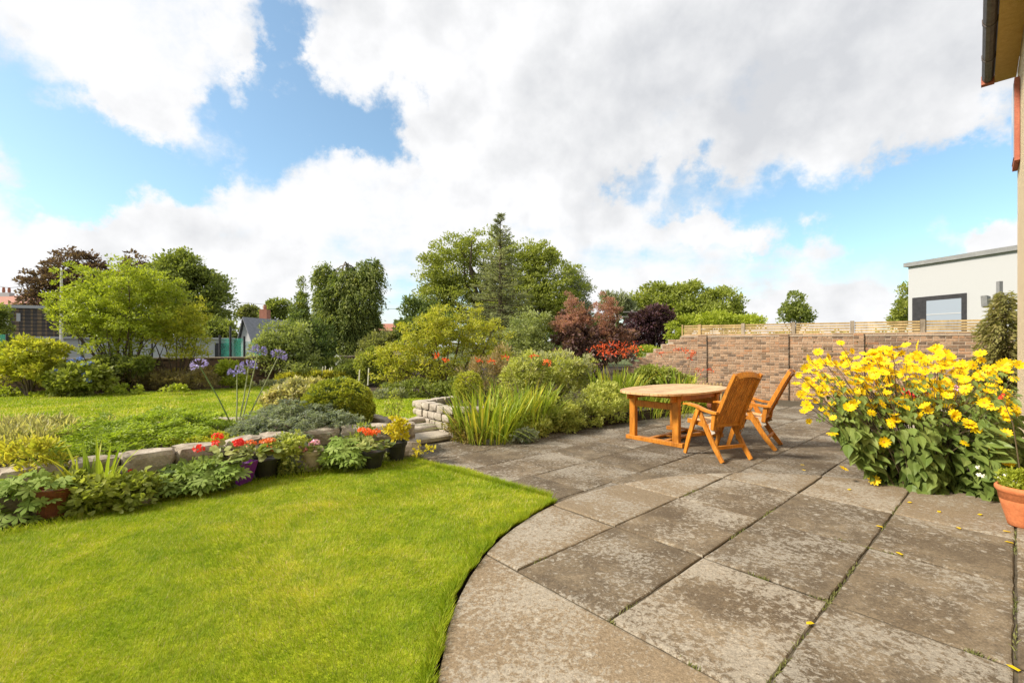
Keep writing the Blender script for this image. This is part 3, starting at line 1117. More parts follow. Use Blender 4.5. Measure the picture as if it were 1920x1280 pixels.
# far brick wall at the back of the lawn
FW0 = np.array((-15.5, 10.62)); FWd = unit(np.array((5.1, 3.1))); FWf = np.array((FWd[1], -FWd[0]))
fw = thing("brick_wall", "dark low brick wall behind the back lawn and its shrubs", "brick wall", (-9, 14, .1))
brick_wall(fw, FW0, FWd, 0, 13.5, .12, lambda t: 1.06, [], 0, (M['brick'], M['brickd'], M['mortard']), 0, FWf, length=.23, ch=.078)
b = MB(); b.obox((*(FW0 + FWf * .06), 1.055), (*(FWd * 13.5), 0), (*(-FWf * .3), 0), (0, 0, .04)); b.build("coping", M['mortar'], fw)

# ---- the house on the right --------------------------------------
hu = np.array((.7156, .6985)); hn = np.array((.6985, -.7156))
house = thing("house", "cream roughcast house wall with grey gutter and ochre soffit beside the terrace", "house", (*(hu * 9.9 + hn * .41), 0))
EZ = 5.45


def hp(s, n, z):
    return np.array((*(hu * s + hn * n), z))


b = MB(); b.obox(hp(-4, .42, -.2), (*(hu * 13.95), 0), (*(hn * 7), 0), (0, 0, EZ + .2)); b.build("wall", M['render'], house)
b = MB(); b.obox(hp(-4, .19, EZ - .03), (*(hu * 14.05), 0), (*(hn * .225), 0), (0, 0, .06)); b.build("soffit", M['soffit'], house)
b = MB()
prof = [(-.065, .075), (-.062, .02), (-.035, -.03), (0, -.045), (.035, -.03), (.062, .02), (.065, .075)]
for i in range(6):
    a, c = prof[i], prof[i + 1]
    b.obox(hp(-4, .12 + a[0], EZ + .0 + a[1]), (*(hn * (c[0] - a[0])), c[1] - a[1]), (*(hu * 14.0), 0), (*(hn * (-a[0]) * .12), .010))
gut = b.build("gutter", M['gutter'], house)
for s in (9.2, 8.2, 7.2):
    b = MB()
    for i in range(6):
        a, c = prof[i], prof[i + 1]
        b.obox(hp(s, .12 + a[0] * 1.12, EZ - .008 + a[1]), (*(hn * (c[0] - a[0]) * 1.12), c[1] - a[1]), (*(hu * .05), 0), (*(hn * (-a[0]) * .12), .008))
    b.build("bracket", M['gutter'], gut)
b = MB(); b.obox(hp(9.94, .05, EZ - .05), (*(hn * .14), 0), (*(hu * .10), 0), (0, 0, .13)); b.build("end_cap", M['redtrim'], gut)
b = MB(); b.obox(hp(-4, .08, EZ + .06), (*(hu * 14.1), 0), (*(hn * 4), 2.4), (0, 0, .08)); b.build("roof", M['slate'], house)
b = MB(); b.obox(hp(9.3, .365, 3.98), (*(hu * .58), 0), (*(hn * .05), 0), (0, 0, 1.14)); wf_ = b.build("window_surround", M['redtrim'], house)
b = MB(); b.obox(hp(9.36, .357, 4.04), (*(hu * .46), 0), (*(hn * .008), 0), (0, 0, 1.02)); b.build("pane", M['glass'], wf_)


# ================================================================== FOLIAGE
T_DIA = (np.array([(0, 0, 0), (.42, -.5, .10), (1, 0, -.04), (.42, .5, .10)]), np.array([(0, 1, 2), (0, 2, 3)]))
T_NEED = (np.array([(0, -.5, 0), (1, 0, 0), (0, .5, 0)]), np.array([(0, 1, 2)]))
T_OVAL = (np.array([(0, 0, 0), (.3, -.42, .07), (.72, -.36, .05), (1, 0, -.10), (.72, .36, .05), (.3, .42, .07)]),
          np.array([(0, 1, 2), (0, 2, 3), (0, 3, 4), (0, 4, 5)]))


def leaves(P, A, N, L, Wd, tmpl, rnd=None):
    """many leaves at P pointing along A with normal N -> V, F, rnd"""
    n = len(P)
    tv, tf = tmpl
    A = unit(A)
    S = unit(np.cross(N, A))
    N = np.cross(A, S)
    L = np.broadcast_to(np.asarray(L, float), (n,)); Wd = np.broadcast_to(np.asarray(Wd, float), (n,))
    V = (P[:, None, :] + A[:, None, :] * (tv[None, :, 0, None] * L[:, None, None])
         + S[:, None, :] * (tv[None, :, 1, None] * Wd[:, None, None])
         + N[:, None, :] * (tv[None, :, 2, None] * L[:, None, None]))
    k = len(tv)
    Fc = (tf[None] + (np.arange(n) * k)[:, None, None]).reshape(-1, 3)
    if rnd is None:
        rnd = rng.beta(2.2, 2.2, n)
    return V.reshape(-1, 3), Fc, np.repeat(rnd, k)


def rand_unit(n):
    return unit(rng.normal(0, 1, (n, 3)))


def cloud(lobes, n, nclump, cr, shell=(.45, 1.0), flat=.7, zmin=None, bumpy=.18):
    """leaf positions in clumps spread through ellipsoids (x,y,z,rx,ry,rz) -> P, outward"""
    lob = np.array(lobes, float)
    w = (lob[:, 3] * lob[:, 4] * lob[:, 5]) ** (2 / 3)
    li = rng.choice(len(lob), nclump, p=w / w.sum())
    d = rand_unit(nclump)
    r = shell[0] + (shell[1] - shell[0]) * rng.random(nclump) ** .6
    r *= 1 + bumpy * np.sin(d[:, 0] * 5 + li) * np.cos(d[:, 2] * 6 + li * 2) + rng.normal(0, bumpy * .35, nclump)
    c = lob[li, :3] + d * r[:, None] * lob[li, 3:6]
    cs = cr * rng.uniform(.6, 1.35, nclump)
    ci = rng.integers(0, nclump, n)
    off = rand_unit(n) * (rng.random(n) ** .5)[:, None] * cs[ci][:, None] * np.array((1, 1, flat))
    P = c[ci] + off
    O = unit(d[ci] * .6 + unit(off) * .7)
    cl = rng.normal(0, .13, nclump)[ci]
    if zmin is not None:
        P[:, 2] = np.where(P[:, 2] < zmin, zmin + rng.random(n) * .05, P[:, 2])
    return P, O, c, cl


def foliage(name, parent, lobes, n, nclump, cr, L, Wd, mat, tmpl=T_DIA, up=.3, out=.8, rnd_a=.7, shell=(.45, 1.0), flat=.7, zmin=None, nup=.5, bumpy=.18, shift=0.0, is_stuff=True):
    P, O, c, cl = cloud(lobes, n, nclump, cr, shell, flat, zmin, bumpy)
    A = O * out + rand_unit(n) * rnd_a + np.array((0, 0, up))
    N = rand_unit(n) * .7 + O * .4 + np.array((0, 0, nup))
    l = L * rng.uniform(.65, 1.3, n)
    V, Fc, r = leaves(P, A, N, l, Wd * l / L, tmpl, np.clip(rng.beta(2.2, 2.2, n) + cl + shift, 0, 1))
    o = part(name, V, Fc, M[mat], parent, rnd=r)
    if is_stuff:
        stuff(o)
    return o, c


def branch_pts(a, b, bend=.12, k=4):
    a, b = np.asarray(a, float), np.asarray(b, float)
    L = np.linalg.norm(b - a)
    mid = rand_unit(1)[0] * L * bend
    mid[2] = abs(mid[2]) * .6
    return [a + (b - a) * t + mid * math.sin(math.pi * t) for t in np.linspace(0, 1, k)]


def limbs(parent, base, fork, targets, r0, mat='bark', name="trunk", twigs=()):
    b = MB()
    trunk = branch_pts(base, fork, .05, 5)
    b.tube(trunk, list(np.linspace(r0, r0 * .62, 5)), 8)
    for t in targets:
        b.tube(branch_pts(np.asarray(fork) - np.array((0, 0, random.uniform(0, .25) * (fork[2] - base[2]))), t, .13, 4), [r0 * .42, r0 * .30, r0 * .18, r0 * .07], 6)
    return b.build(name, M[mat], parent)


def plobes(lst, Y, depth=1.0, dy=.6):
    """lobes given as (px, py, rpx_x, rpx_y) of the photo at depth Y -> world ellipsoids"""
    o = []
    for i, (px, py, rx, ry) in enumerate(lst):
        yy = Y + random.uniform(-dy, dy)
        p = W(px, py, yy)
        o.append((*p, rx / F * yy, rx / F * yy * depth, ry / F * yy))
    return o


def tree(name, label, cat, lobes, Y, ground, trunk_px, n, nclump, cr, L, Wd, mat, r0=.15, bark='bark', fork=.45, group=None, nl=9, **kw):
    lb = plobes(lobes, Y, kw.pop('depth', .9), kw.pop('dy', .5))
    n, nclump, L, Wd, cr = int(n * 1.7), int(nclump * 1.5), L * .72, Wd * .72, cr * .85
    bx_ = (trunk_px - HX) / F * Y
    t = thing(name, label, cat, (bx_, Y, ground), group=group)
    o, c = foliage("crown", t, lb, n, nclump, cr, L, Wd, mat, **kw)
    top = max(l[2] for l in lb); low = min(l[2] - l[5] for l in lb)
    fk = np.array((bx_, Y, ground + (top - ground) * fork))
    tg = [np.array(l[:3]) for l in lb] + [c[i] for i in rng.choice(len(c), min(nl, len(c)), replace=False)]
    limbs(t, np.array((bx_, Y, ground - .1)), fk, tg, r0, bark)
    return t


def shrub(name, label, cat, lobes, n, nclump, cr, L, Wd, mat, base=None, group=None, part_name="foliage", stems=5, sr=.012, bark='bark', **kw):
    """lobes are world ellipsoids"""
    l0 = lobes[0]
    if base is None:
        base = (l0[0], l0[1], max(.13, l0[2] - l0[5]))
    t = thing(name, label, cat, base, group=group)
    o, c = foliage(part_name, t, lobes, n, nclump, cr, L, Wd, mat, **kw)
    if stems:
        b = MB()
        for i in rng.choice(len(c), min(stems, len(c)), replace=False):
            b.tube(branch_pts(np.array(base) + np.array((random.uniform(-.06, .06), random.uniform(-.06, .06), -.05)), c[i], .1, 4), [sr, sr * .8, sr * .55, sr * .3], 5)
        stuff(b.build("branches" if False else "branching", M[bark], t))
    return t


# ------------------------------------------------------------------ far buildings
def prismY(b, x0, x1, y0, y1, z0, z1):
    return b.box((x0, y0, z0), (x1, y1, z1))


# clubhouse with dark upper storey, left
cY = 30.0
p0, p1 = W(12, 660, cY), W(250, 660, cY + 2.5)
club = thing("clubhouse", "flat roofed building with dark clad upper storey over a long white wall", "building", (-30, 31, -.2))
ux = unit(p1 - p0); ux[2] = 0
uy = np.array((-ux[1], ux[0], 0))
Lc = np.linalg.norm((p1 - p0)[:2])
zt = H + (HY - 572) / F * cY; zb = H + (HY - 633) / F * cY
o0 = np.array((p0[0], p0[1], 0))
MB().obox(o0 + (0, 0, -.2), ux * (Lc + 6.2), uy * 6, (0, 0, zb - .05 + .2)).build("lower_wall", M['white'], club)
MB().obox(o0 - ux * .1 - uy * .15 + (0, 0, zb - .05), ux * (Lc + 6.4), uy * 6.3, (0, 0, .14)).build("white_band", M['white'], club)
MB().obox(o0 + uy * .3 + (0, 0, zb + .09), ux * Lc, uy * 5.5, (0, 0, zt - zb - .25)).build("upper_storey", M['clad'], club)
MB().obox(o0 - ux * .1 + uy * .15 + (0, 0, zt - .16), ux * (Lc + .2), uy * 5.8, (0, 0, .20)).build("fascia", M['white'], club)
for k in range(8):
    z = zb + .2 + k * (zt - zb - .4) / 7
    MB().obox(o0 + uy * .27 + (0, 0, z), ux * Lc, uy * .03, (0, 0, .05)).build("rail", M['black'], club)
for k, f_ in enumerate((.04, .10, .16, .21, .27, .33, .38, .5, .62, .74)):
    MB().obox(o0 + ux * Lc * f_ + uy * .285 + (0, 0, zb + .1), ux * (.10 if k % 3 else .22), uy * .02, (0, 0, zt - zb - .28)).build("batten", M['batten'], club)
MB().obox(o0 + ux * Lc * .055 + uy * .24 + (0, 0, zt - 1.05), ux * .2, uy * .05, (0, 0, .55)).build("wall_lamp", M['white'], club)
MB().obox(o0 + ux * .2 - uy * .03 + (0, 0, .05), ux * (Lc + 4), uy * .03, (0, 0, .35)).build("blue_stripe", M['bluetrim'], club)
for f_ in (.985,):
    MB().obox(o0 + ux * (Lc + 5.0) - uy * .04 + (0, 0, .25), ux * 1.1, uy * .05, (0, 0, 1.45)).build("window", M['black'], club)
# flagpole
fp = W(115, 640, 29.0)
b = MB().tube([(fp[0], 29, -.2), (fp[0], 29, 3.2), (fp[0], 29, H + (HY - 506) / F * 29)], [.10, .09, .06], 8)
tag(b.build("flagpole", M['whitepole']), "slender white pole rising above the clubhouse", "pole")
# red roofed house far left
rh = thing("red_roofed_house", "distant house with red tiled roof and chimney beyond the clubhouse", "house", (*W(10, 700, 70)[:2], -.2))
c0 = W(-60, 600, 70); c1 = W(46, 600, 70)
ze, zr = H + (HY - 571) / F * 70, H + (HY - 553) / F * 73
MB().box((c0[0], 70, -.2), (c1[0] - .4, 78, ze)).build("wall", M['white'], rh)
b = MB(); b.add([(c0[0], 69.6, ze), (c1[0], 69.6, ze), (c1[0] - 1.2, 74, zr), (c0[0], 74, zr), (c1[0], 78.4, ze), (c0[0], 78.4, ze)], [(0, 1, 2, 3), (3, 2, 4, 5), (1, 4, 2), (0, 3, 5), (0, 5, 4, 1)])
rf = b.build("roof", M['redtile'], rh)
ch = W(12, 560, 74)
chm = MB().box((ch[0] - .9, 73.6, zr - .8), (ch[0] + .9, 74.4, H + (HY - 549) / F * 74)).build("chimney", M['white'], rf)
for dx in (-.45, .45):
    MB().lathe([(.16, 0), (.2, .3), (.15, .9)], (ch[0] + dx, 74, H + (HY - 549) / F * 74), 8).build("chimney_pot", M['chim'], rf)
# white cottage
cg = thing("cottage", "small white gabled cottage with grey slate roof beyond the netting", "house", (*W(478, 700, 34)[:2], -.2))
a0, a1 = W(452, 640, 34), W(520, 640, 36)
zt2, ze2 = H + (HY - 596) / F * 35, H + (HY - 632) / F * 34
xm = W(459, 0, 34)[0]
MB().add([(a0[0], 34, -.2), (W(466, 0, 34)[0] + .3, 33.8, -.2), (W(466, 0, 34)[0] + .3, 33.8, ze2), (xm, 34, zt2 - .1), (a0[0], 34, ze2), (a0[0] + .3, 39, -.2), (a1[0], 39, -.2), (a1[0], 39, ze2), (xm + 2.5, 39, zt2 - .1), (a0[0] + .3, 39, ze2)],
         [(0, 1, 2, 3, 4), (9, 8, 7, 6, 5), (0, 4, 9, 5), (1, 6, 7, 2)]).build("wall", M['white'], cg)
MB().add([(xm, 33.7, zt2), (W(468, 0, 34)[0] + .4, 33.5, ze2 - .25), (a1[0] + .6, 39, ze2 - .25), (a1[0] - .2, 39, zt2), (a0[0] - .25, 33.9, ze2 - .2), (a0[0], 39, ze2 - .2),
          (xm, 33.7, zt2 - .12), (W(468, 0, 34)[0] + .4, 33.5, ze2 - .37), (a0[0] - .25, 33.9, ze2 - .32)],
         [(0, 1, 2, 3), (0, 3, 5, 4), (0, 6, 7, 1), (0, 4, 8, 6)]).build("roof", M['slate'], cg)
cq = W(493, 0, 37)
cb = MB().box((cq[0] - .3, 37, zt2 - 1), (cq[0] + .3, 37.6, H + (HY - 580) / F * 37)).build("chimney", M['chim'], cg)
MB().lathe([(.12, 0), (.14, .2), (.1, .4)], (cq[0], 37.3, H + (HY - 580) / F * 37), 8).build("chimney_pot", M['redtile'], cg)
# far roof between the cypress and the orchard tree
fr_h = thing("far_house", "distant house with pale brown roof glimpsed beside the cypress", "house", (*W(722, 700, 60)[:2], -.2))
a0, a1 = W(690, 0, 60)[0], W(756, 0, 60)[0]
z1_, z0_ = H + (HY - 606) / F * 62, H + (HY - 620) / F * 60
MB().box((a0 + .3, 60, -.2), (a1 - .3, 66, z0_)).build("wall", M['beigepot'], fr_h)
MB().add([(a0, 59.7, z0_), (a1, 59.7, z0_), (a1 - .8, 63, z1_), (a0 + .8, 63, z1_), (a1, 66.3, z0_), (a0, 66.3, z0_)], [(0, 1, 2, 3), (3, 2, 4, 5), (1, 4, 2), (0, 3, 5), (0, 5, 4, 1)]).build("roof", M['chim'], fr_h)
# white modern house on the right
mh = thing("modern_house", "white flat roofed modern house with dark framed corner window behind the fence", "house", (*W(1710, 700, 26)[:2], -.2))
q0, q1 = W(1703, 0, 26.5), W(1990, 0, 20.5)
ex = unit(np.array((q1[0] - q0[0], q1[1] - q0[1], 0))); ey = np.array((-ex[1], ex[0], 0))
Lm = np.linalg.norm((q1 - q0)[:2]); zt3 = H + (HY - 491) / F * 26.5
o3 = np.array((q0[0], q0[1], -.2))
MB().obox(o3 + (0, 0, 0), ex * Lm, ey * 7, (0, 0, zt3 - .1)).build("wall", M['white'], mh)
MB().obox(o3 - ex * .16 - ey * .16 + (0, 0, zt3 - .1), ex * (Lm + .3), ey * 7.3, (0, 0, .24)).build("fascia", M['greyfascia'], mh)


def on_mh(px):
    k = (px - HX) / F
    return (k * q0[1] - q0[0]) / (ex[0] - k * ex[1])


s0, s1, s2 = on_mh(1711), on_mh(1735), on_mh(1813)
zw = H + (HY - 555) / F * 26.2
MB().obox(o3 + ex * s0 - ey * .03 + (0, 0, .9), ex * (s1 - s0), ey * .03, (0, 0, zw - .8)).build("dark_panel", M['black'], mh)
wdw = MB().obox(o3 + ex * s1 - ey * .06 + (0, 0, .85), ex * (s2 - s1), ey * .06, (0, 0, zw - .75)).build("window", M['black'], mh)
MB().obox(o3 + ex * (s1 + .1) - ey * .075 + (0, 0, 1.0), ex * (s2 - s1 - .3), ey * .012, (0, 0, zw - 1.15)).build("pane", M['glass'], wdw)
MB().obox(o3 + ex * (s1 + .1) - ey * .085 + (0, 0, zw - .95), ex * (s2 - s1 - .3), ey * .008, (0, 0, .05)).build("blind_edge", M['white'], wdw)
# satellite dish on its pole
dp = W(1871, 600, 11.5)
dish = thing("satellite_dish", "dark satellite dish on a post behind the drooping conifer", "satellite dish", (dp[0], 11.5, 1.2))
MB().box((dp[0] + .04, 11.5, -.1), (dp[0] + .13, 11.58, H + (HY - 527) / F * 11.5)).build("pole", M['greyfascia'], dish)
b = MB(); cc = W(1859, 563, 11.4); vv = []
b.obox(cc + np.array((-.10, 0, -.14)), (.12, .02, -.03), (.05, .20, 0), (-.03, -.01, .27)); b.build("reflector", M['greyfascia'], dish)
MB().tube([cc + np.array((-.02, .05, 0)), (dp[0] + .06, 11.52, cc[2])], .015, 6).build("bracket", M['greyfascia'], dish)

# ------------------------------------------------------------------ far trees
FT = "trees beyond the garden"
tree("copper_beech", "dark copper leaved beech rising behind the clubhouse", "tree", [(130, 505, 42, 42), (75, 545, 38, 40), (110, 560, 50, 40), (165, 520, 40, 40), (255, 500, 20, 30), (250, 555, 40, 50)], 46, -.2, 130, 9000, 260, .8, .42, .26, 'L_copper', .5, group=FT, flat=.5)
tree("broadleaf_tree", "large rounded mid green tree standing behind the pale feathery shrub", "tree", [(340, 510, 38, 38), (375, 545, 42, 48), (405, 575, 30, 40), (310, 540, 40, 50), (350, 590, 60, 40)], 38, -.2, 350, 16000, 420, .75, .34, .22, 'L_mid', .4, group=FT, flat=.6, nup=.7)
tree("broadleaf_tree", "dark green tree at the clubhouse's outer end below the red roof", "tree", [(-4, 605, 15, 36), (4, 640, 12, 20), (-20, 600, 20, 34)], 26, -.2, -4, 2600, 90, .4, .24, .15, 'L_mid', .12, group=FT)
tree("broadleaf_tree", "tiny distant tree seen above the cottage roof", "tree", [(466, 586, 16, 13)], 70, -.2, 466, 1500, 60, .7, .5, .35, 'L_olive', .2, group=FT)
tree("broadleaf_tree", "distant tree showing between cottage and pointed conifer", "tree", [(520, 578, 20, 16), (505, 592, 14, 12), (540, 592, 14, 14)], 60, -.2, 520, 2500, 90, .6, .45, .3, 'L_mid', .3, group=FT)
tree("broadleaf_tree", "great spreading cherry tree behind the tall spruce", "tree", [(840, 505, 48, 52), (905, 480, 50, 45), (980, 500, 60, 45), (1045, 540, 48, 55), (860, 570, 70, 50), (960, 570, 80, 60), (1040, 590, 50, 40), (820, 560, 36, 60), (1010, 480, 34, 26)], 28, -.2, 930, 40000, 900, .5, .20, .12, 'L_fresh', .45, group=FT, flat=.55, shell=(.35, 1.12), bumpy=.25, nl=30, fork=.4)
tree("birch_tree", "grey green birch with hanging outer twigs behind the smoke bush", "tree", [(1085, 560, 22, 50), (1098, 590, 14, 36), (1070, 530, 22, 36)], 30, -.2, 1075, 5000, 160, .4, .2, .11, 'L_greygreen', .2, group=FT, up=-.6)
tree("broadleaf_tree", "broad domed tree rising above the end of the slatted fence", "tree", [(1230, 565, 42, 34), (1290, 562, 55, 36), (1350, 572, 42, 34), (1375, 592, 22, 22), (1205, 580, 28, 28), (1300, 590, 80, 26)], 58, -.2, 1290, 17000, 420, 1.0, .48, .32, 'L_fresh', .6, group=FT, flat=.6, nup=.7)
tree("conifer_tree", "dark jagged conifer top showing left of the domed tree", "tree", [(1140, 566, 12, 16), (1160, 570, 16, 18), (1176, 580, 14, 16)], 50, -.2, 1155, 2000, 60, .7, .6, .2, 'L_spruce', .3, group=FT, up=.8)
tree("broadleaf_tree", "small open tree standing alone above the slatted fence", "tree", [(1490, 562, 20, 14), (1485, 582, 24, 14), (1505, 592, 20, 12), (1495, 598, 30, 10)], 42, -.2, 1492, 1500, 60, .5, .34, .22, 'L_mid', .15, group=FT, shell=(.3, 1.1))
tree("broadleaf_tree", "pale leafy tree tucked against the white modern house", "tree", [(1692, 585, 14, 22), (1698, 555, 8, 22), (1684, 598, 14, 14)], 31, -.2, 1694, 1600, 60, .35, .25, .15, 'L_fresh', .12, group=FT)
tree("broadleaf_tree", "low bright shrubbery tops showing over the slatted fence", "tree", [(1340, 600, 40, 12), (1400, 604, 36, 10), (1290, 604, 20, 10)], 24, -.2, 1350, 2500, 80, .4, .2, .12, 'L_lime', .1, group=FT)
tree("broadleaf_tree", "dark hedge tree filling the gap behind the cypress", "tree", [(560, 640, 60, 30), (610, 620, 40, 30)], 42, -.2, 580, 3500, 120, .7, .4, .26, 'L_dark', .2, group=FT)
tree("broadleaf_tree", "olive hedge tree behind the clubhouse end and netting", "tree", [(420, 640, 30, 36), (395, 620, 30, 26)], 36, -.2, 415, 3500, 120, .5, .34, .2, 'L_mid', .2, group=FT)
tree("broadleaf_tree", "dark green hedge beyond the cherry tree and smoke bush", "tree", [(1130, 625, 60, 30), (1020, 640, 90, 30), (780, 640, 50, 24), (900, 640, 70, 30)], 40, -.2, 1000, 6000, 200, .6, .4, .26, 'L_dark', .2, group=FT)
for i, (px, py, rx, ry, lab) in enumerate([(1530, 640, 200, 14, "distant tree belt far beyond the slatted fence"), (700, 632, 120, 14, "distant tree belt far beyond the cypress"), (60, 620, 160, 22, "distant tree belt behind the red roofed house")]):
    tree("tree_belt", lab, "trees", [(px - rx * .6, py, rx * .4, ry), (px, py, rx * .5, ry), (px + rx * .6, py, rx * .4, ry * 1.1)], 110, -.2, px, 3500, 130, 1.6, 1.2, .8, 'L_mid', .3, nl=3)
# telegraph pole with cross arms, wires
pq = W(1186, 0, 44)
tp = thing("telegraph_pole", "wooden telegraph pole with cross arms beside the purple tree", "pole", (pq[0], 44, -.2))
ztp = H + (HY - 581) / F * 44
MB().tube([(pq[0], 44, -.2), (pq[0], 44, ztp)], [.14, .11], 8).build("pole", M['greypole'], tp)
for dz in (.25, .7):
    MB().box((pq[0] - .9, 43.85, ztp - dz), (pq[0] + .9, 43.95, ztp - dz + .1)).build("cross_arm", M['greypole'], tp)
for i, (a, b_, Y, lab) in enumerate([((-40, 523), (60, 533), 40, "thin overhead wire beyond the copper beech"), ((400, 562), (800, 578), 60, "thin overhead wire crossing behind the weeping cypress")]):
    A_, B_ = W(*a, Y), W(*b_, Y)
    pts = [A_ + (B_ - A_) * t - np.array((0, 0, .5 * math.sin(math.pi * t))) for t in np.linspace(0, 1, 9)]
    tag(MB().tube(pts, .022, 4).build("overhead_wire", M['black']), lab, "wire")

# green netting fence by the clubhouse
net = thing("netting_fence", "green mesh netting on dark posts beyond the far brick wall", "fence", (*W(440, 680, 22)[:2], -.2))
for px, py0 in ((412, 628), (432, 612), (458, 630), (492, 640)):
    q = W(px, py0, 22)
    MB().tube([(q[0], 22, -.2), (q[0], 22, q[2])], .05, 6).build("post", M['black'], net)
for a, c, pt in ((411, 456, 634), (458, 505, 640)):
    A_, B_ = W(a, pt, 22), W(c, pt + 3, 22)
    MB().box((A_[0], 22.02 + (pt == 612) * .1, .2), (B_[0], 22.03 + (pt == 612) * .1, A_[2])).build("net_panel", M['net'], net)
net2 = thing("netting_fence", "green mesh netting screen left of the rounded yellow green bush", "fence", (*W(-20, 680, 17)[:2], -.2))
A_, B_ = W(-60, 627, 17), W(13, 627, 17)
MB().box((A_[0], 17, -.1), (B_[0], 17.02, A_[2])).build("net_panel", M['net'], net2)
MB().tube([(B_[0], 17, -.2), (B_[0], 17, B_[2] + .02)], .04, 6).build("post", M['black'], net2)
for px, lab in ((154, "thin dark post before the clubhouse, between round bush and airy tree's stems"), (285, "thin dark post before the clubhouse, between the two many stemmed trees")):
    q = W(px, 632, 20)
    tag(MB().tube([(q[0], 20, -.2), (q[0], 20, q[2])], .04, 6).build("fence_post", M['black']), lab, "post", "posts before the clubhouse")

# ------------------------------------------------------------------ garden trees and shrubs at the back
def feathery(name, label, base, lobes, Y, n, nclump, mat, r0, stems, cat="tree", L=.11, cr=.22):
    lb = plobes(lobes, Y, .8, .3)
    t = thing(name, label, cat, base)
    o, c = foliage("crown", t, lb, n, nclump, cr, L, L * .5, mat, up=.15, flat=.5, shell=(.2, 1.1), bumpy=.25)
    b = MB()
    for i in rng.choice(len(c), stems, replace=False):
        s_ = np.array(base) + np.array((random.uniform(-.25, .25), random.uniform(-.2, .2), -.05))
        pts = branch_pts(s_, c[i], .09, 5)
        b.tube(pts, list(np.linspace(r0, r0 * .2, 5) * random.uniform(.6, 1.1)), 6)
    b.build("trunk", M['bark'], t)
    return t


feathery("multi_stem_tree", "airy pale green tree with many stems in front of the clubhouse", (-10.75, 12.6, .13),
         [(215, 540, 66, 36), (170, 575, 62, 40), (270, 545, 56, 42), (230, 590, 84, 40), (150, 535, 34, 34), (310, 555, 34, 44), (235, 500, 40, 24), (180, 612, 60, 22), (115, 580, 26, 28), (265, 615, 50, 20), (220, 650, 50, 18)], 12.6, 27000, 620, 'L_lime', .032, 30, L=.075, cr=.17)
feathery("multi_stem_tree", "smaller yellow green tree leaning beside the airy pale green one", (-9.6, 13.1, .13),
         [(335, 600, 44, 36), (360, 630, 36, 20), (310, 625, 34, 26), (345, 660, 34, 12), (375, 590, 20, 26)], 13.1, 7500, 200, 'L_yellowgreen', .026, 12, L=.07, cr=.16)
shrub("mixed_shrub", "dark leafy undergrowth at the foot of the airy pale green tree", "bush", plobes([(235, 690, 36, 18), (205, 680, 26, 14), (265, 682, 24, 12)], 12.3, .7, .1), 3000, 90, .12, .09, .05, 'L_mid', base=(-10.5, 12.3, .13), stems=3)
YS = 11.6
shrub("rhododendron", "rounded yellow green bush on a bare stem at the end of the far brick wall", "bush", plobes([(62, 665, 56, 34), (40, 690, 46, 26), (85, 690, 42, 26), (62, 648, 30, 18)], 11.3, .8, .2), 7000, 170, .14, .10, .045, 'L_yellowgreen', base=(-11.9, 11.2, .13), stems=8, sr=.03, out=1.0, tmpl=T_DIA)
hyd = shrub("hydrangea", "bright green hydrangea with blue flower heads against the far brick wall", "bush", plobes([(145, 706, 52, 26), (120, 716, 34, 20), (178, 712, 30, 22)], 11.2, .7, .1), 3200, 110, .12, .12, .085, 'L_fresh', base=(-10.7, 11.1, .13), stems=5, nup=.9, shift=.1)


def ball_flower(n, r, pl, mat, flat=.75, name="flower_head", w=.8):
    """a round head of many small petals"""
    d = rand_unit(n); d[:, 2] = np.abs(d[:, 2]) * 1.1 - .25
    d = unit(d)
    P = d * r * np.array((1, 1, flat)) * rng.uniform(.75, 1, (n, 1))
    A = unit(np.cross(d, rand_unit(n))) + d * .35
    V, Fc, rr = leaves(P, A, d, pl, pl * w, T_DIA)
    return mesh(name, V, Fc, mat)


hmesh = [ball_flower(26, .07, .05, M['hydpetal']) for _ in range(2)]
for px, py in ((104, 697), (134, 678), (150, 674), (158, 686), (161, 702), (165, 714), (169, 682)):
    q = W(px, py, 10.95 + random.uniform(-.1, .2))
    obj("flower_head", random.choice(hmesh), hyd, Matrix.Translation(Vector(q) - hyd.location) @ Matrix.Rotation(random.uniform(0, 6), 4, 'Z'))
shrub("heather_bed", "dark brown low heathers edging the far brick wall", "shrub", plobes([(250, 712, 50, 16), (310, 712, 50, 18), (370, 712, 44, 18), (215, 715, 40, 12)], 12.6, .6, .2), 6000, 170, .12, .07, .03, 'L_brownheath', stems=0, up=.7)
shrub("heather_bed", "rust tinted low shrub between heathers and lime bush", "shrub", plobes([(375, 700, 32, 16), (330, 704, 30, 10)], 13.2, .6, .1), 2500, 80, .10, .07, .035, 'L_rust', stems=0, up=.7)
shrub("lime_bush", "bright lime green bush in front of the far brick wall", "bush", plobes([(434, 702, 26, 22), (425, 690, 20, 12), (450, 714, 16, 12)], 13.4, .8, .1), 3200, 90, .1, .09, .05, 'L_lime', stems=4, shift=.2)
shrub("ground_cover", "pale pinkish low plants along the far edge of the back lawn", "plant", plobes([(500, 720, 22, 6), (540, 718, 20, 6), (470, 722, 14, 5)], 14.0, .5, .1), 1600, 60, .08, .07, .04, 'L_pale', stems=0)
shrub("low_plants", "green clumps in the bed at the foot of the hydrangea", "plant", plobes([(235, 730, 26, 8), (330, 728, 20, 7), (90, 742, 40, 8), (20, 738, 30, 10)], 11.4, .5, .1), 1800, 60, .08, .08, .05, 'L_lime', stems=0)
shrub("mixed_shrub", "large mixed green shrub under the cottage beside the far brick wall", "bush", plobes([(520, 640, 34, 40), (545, 670, 44, 40), (500, 665, 30, 36), (560, 630, 26, 28), (570, 690, 30, 24)], 14.9, .6, .2), 10000, 240, .22, .10, .05, 'L_sage', base=(-7.5, 14.9, .13), stems=8, sr=.03)
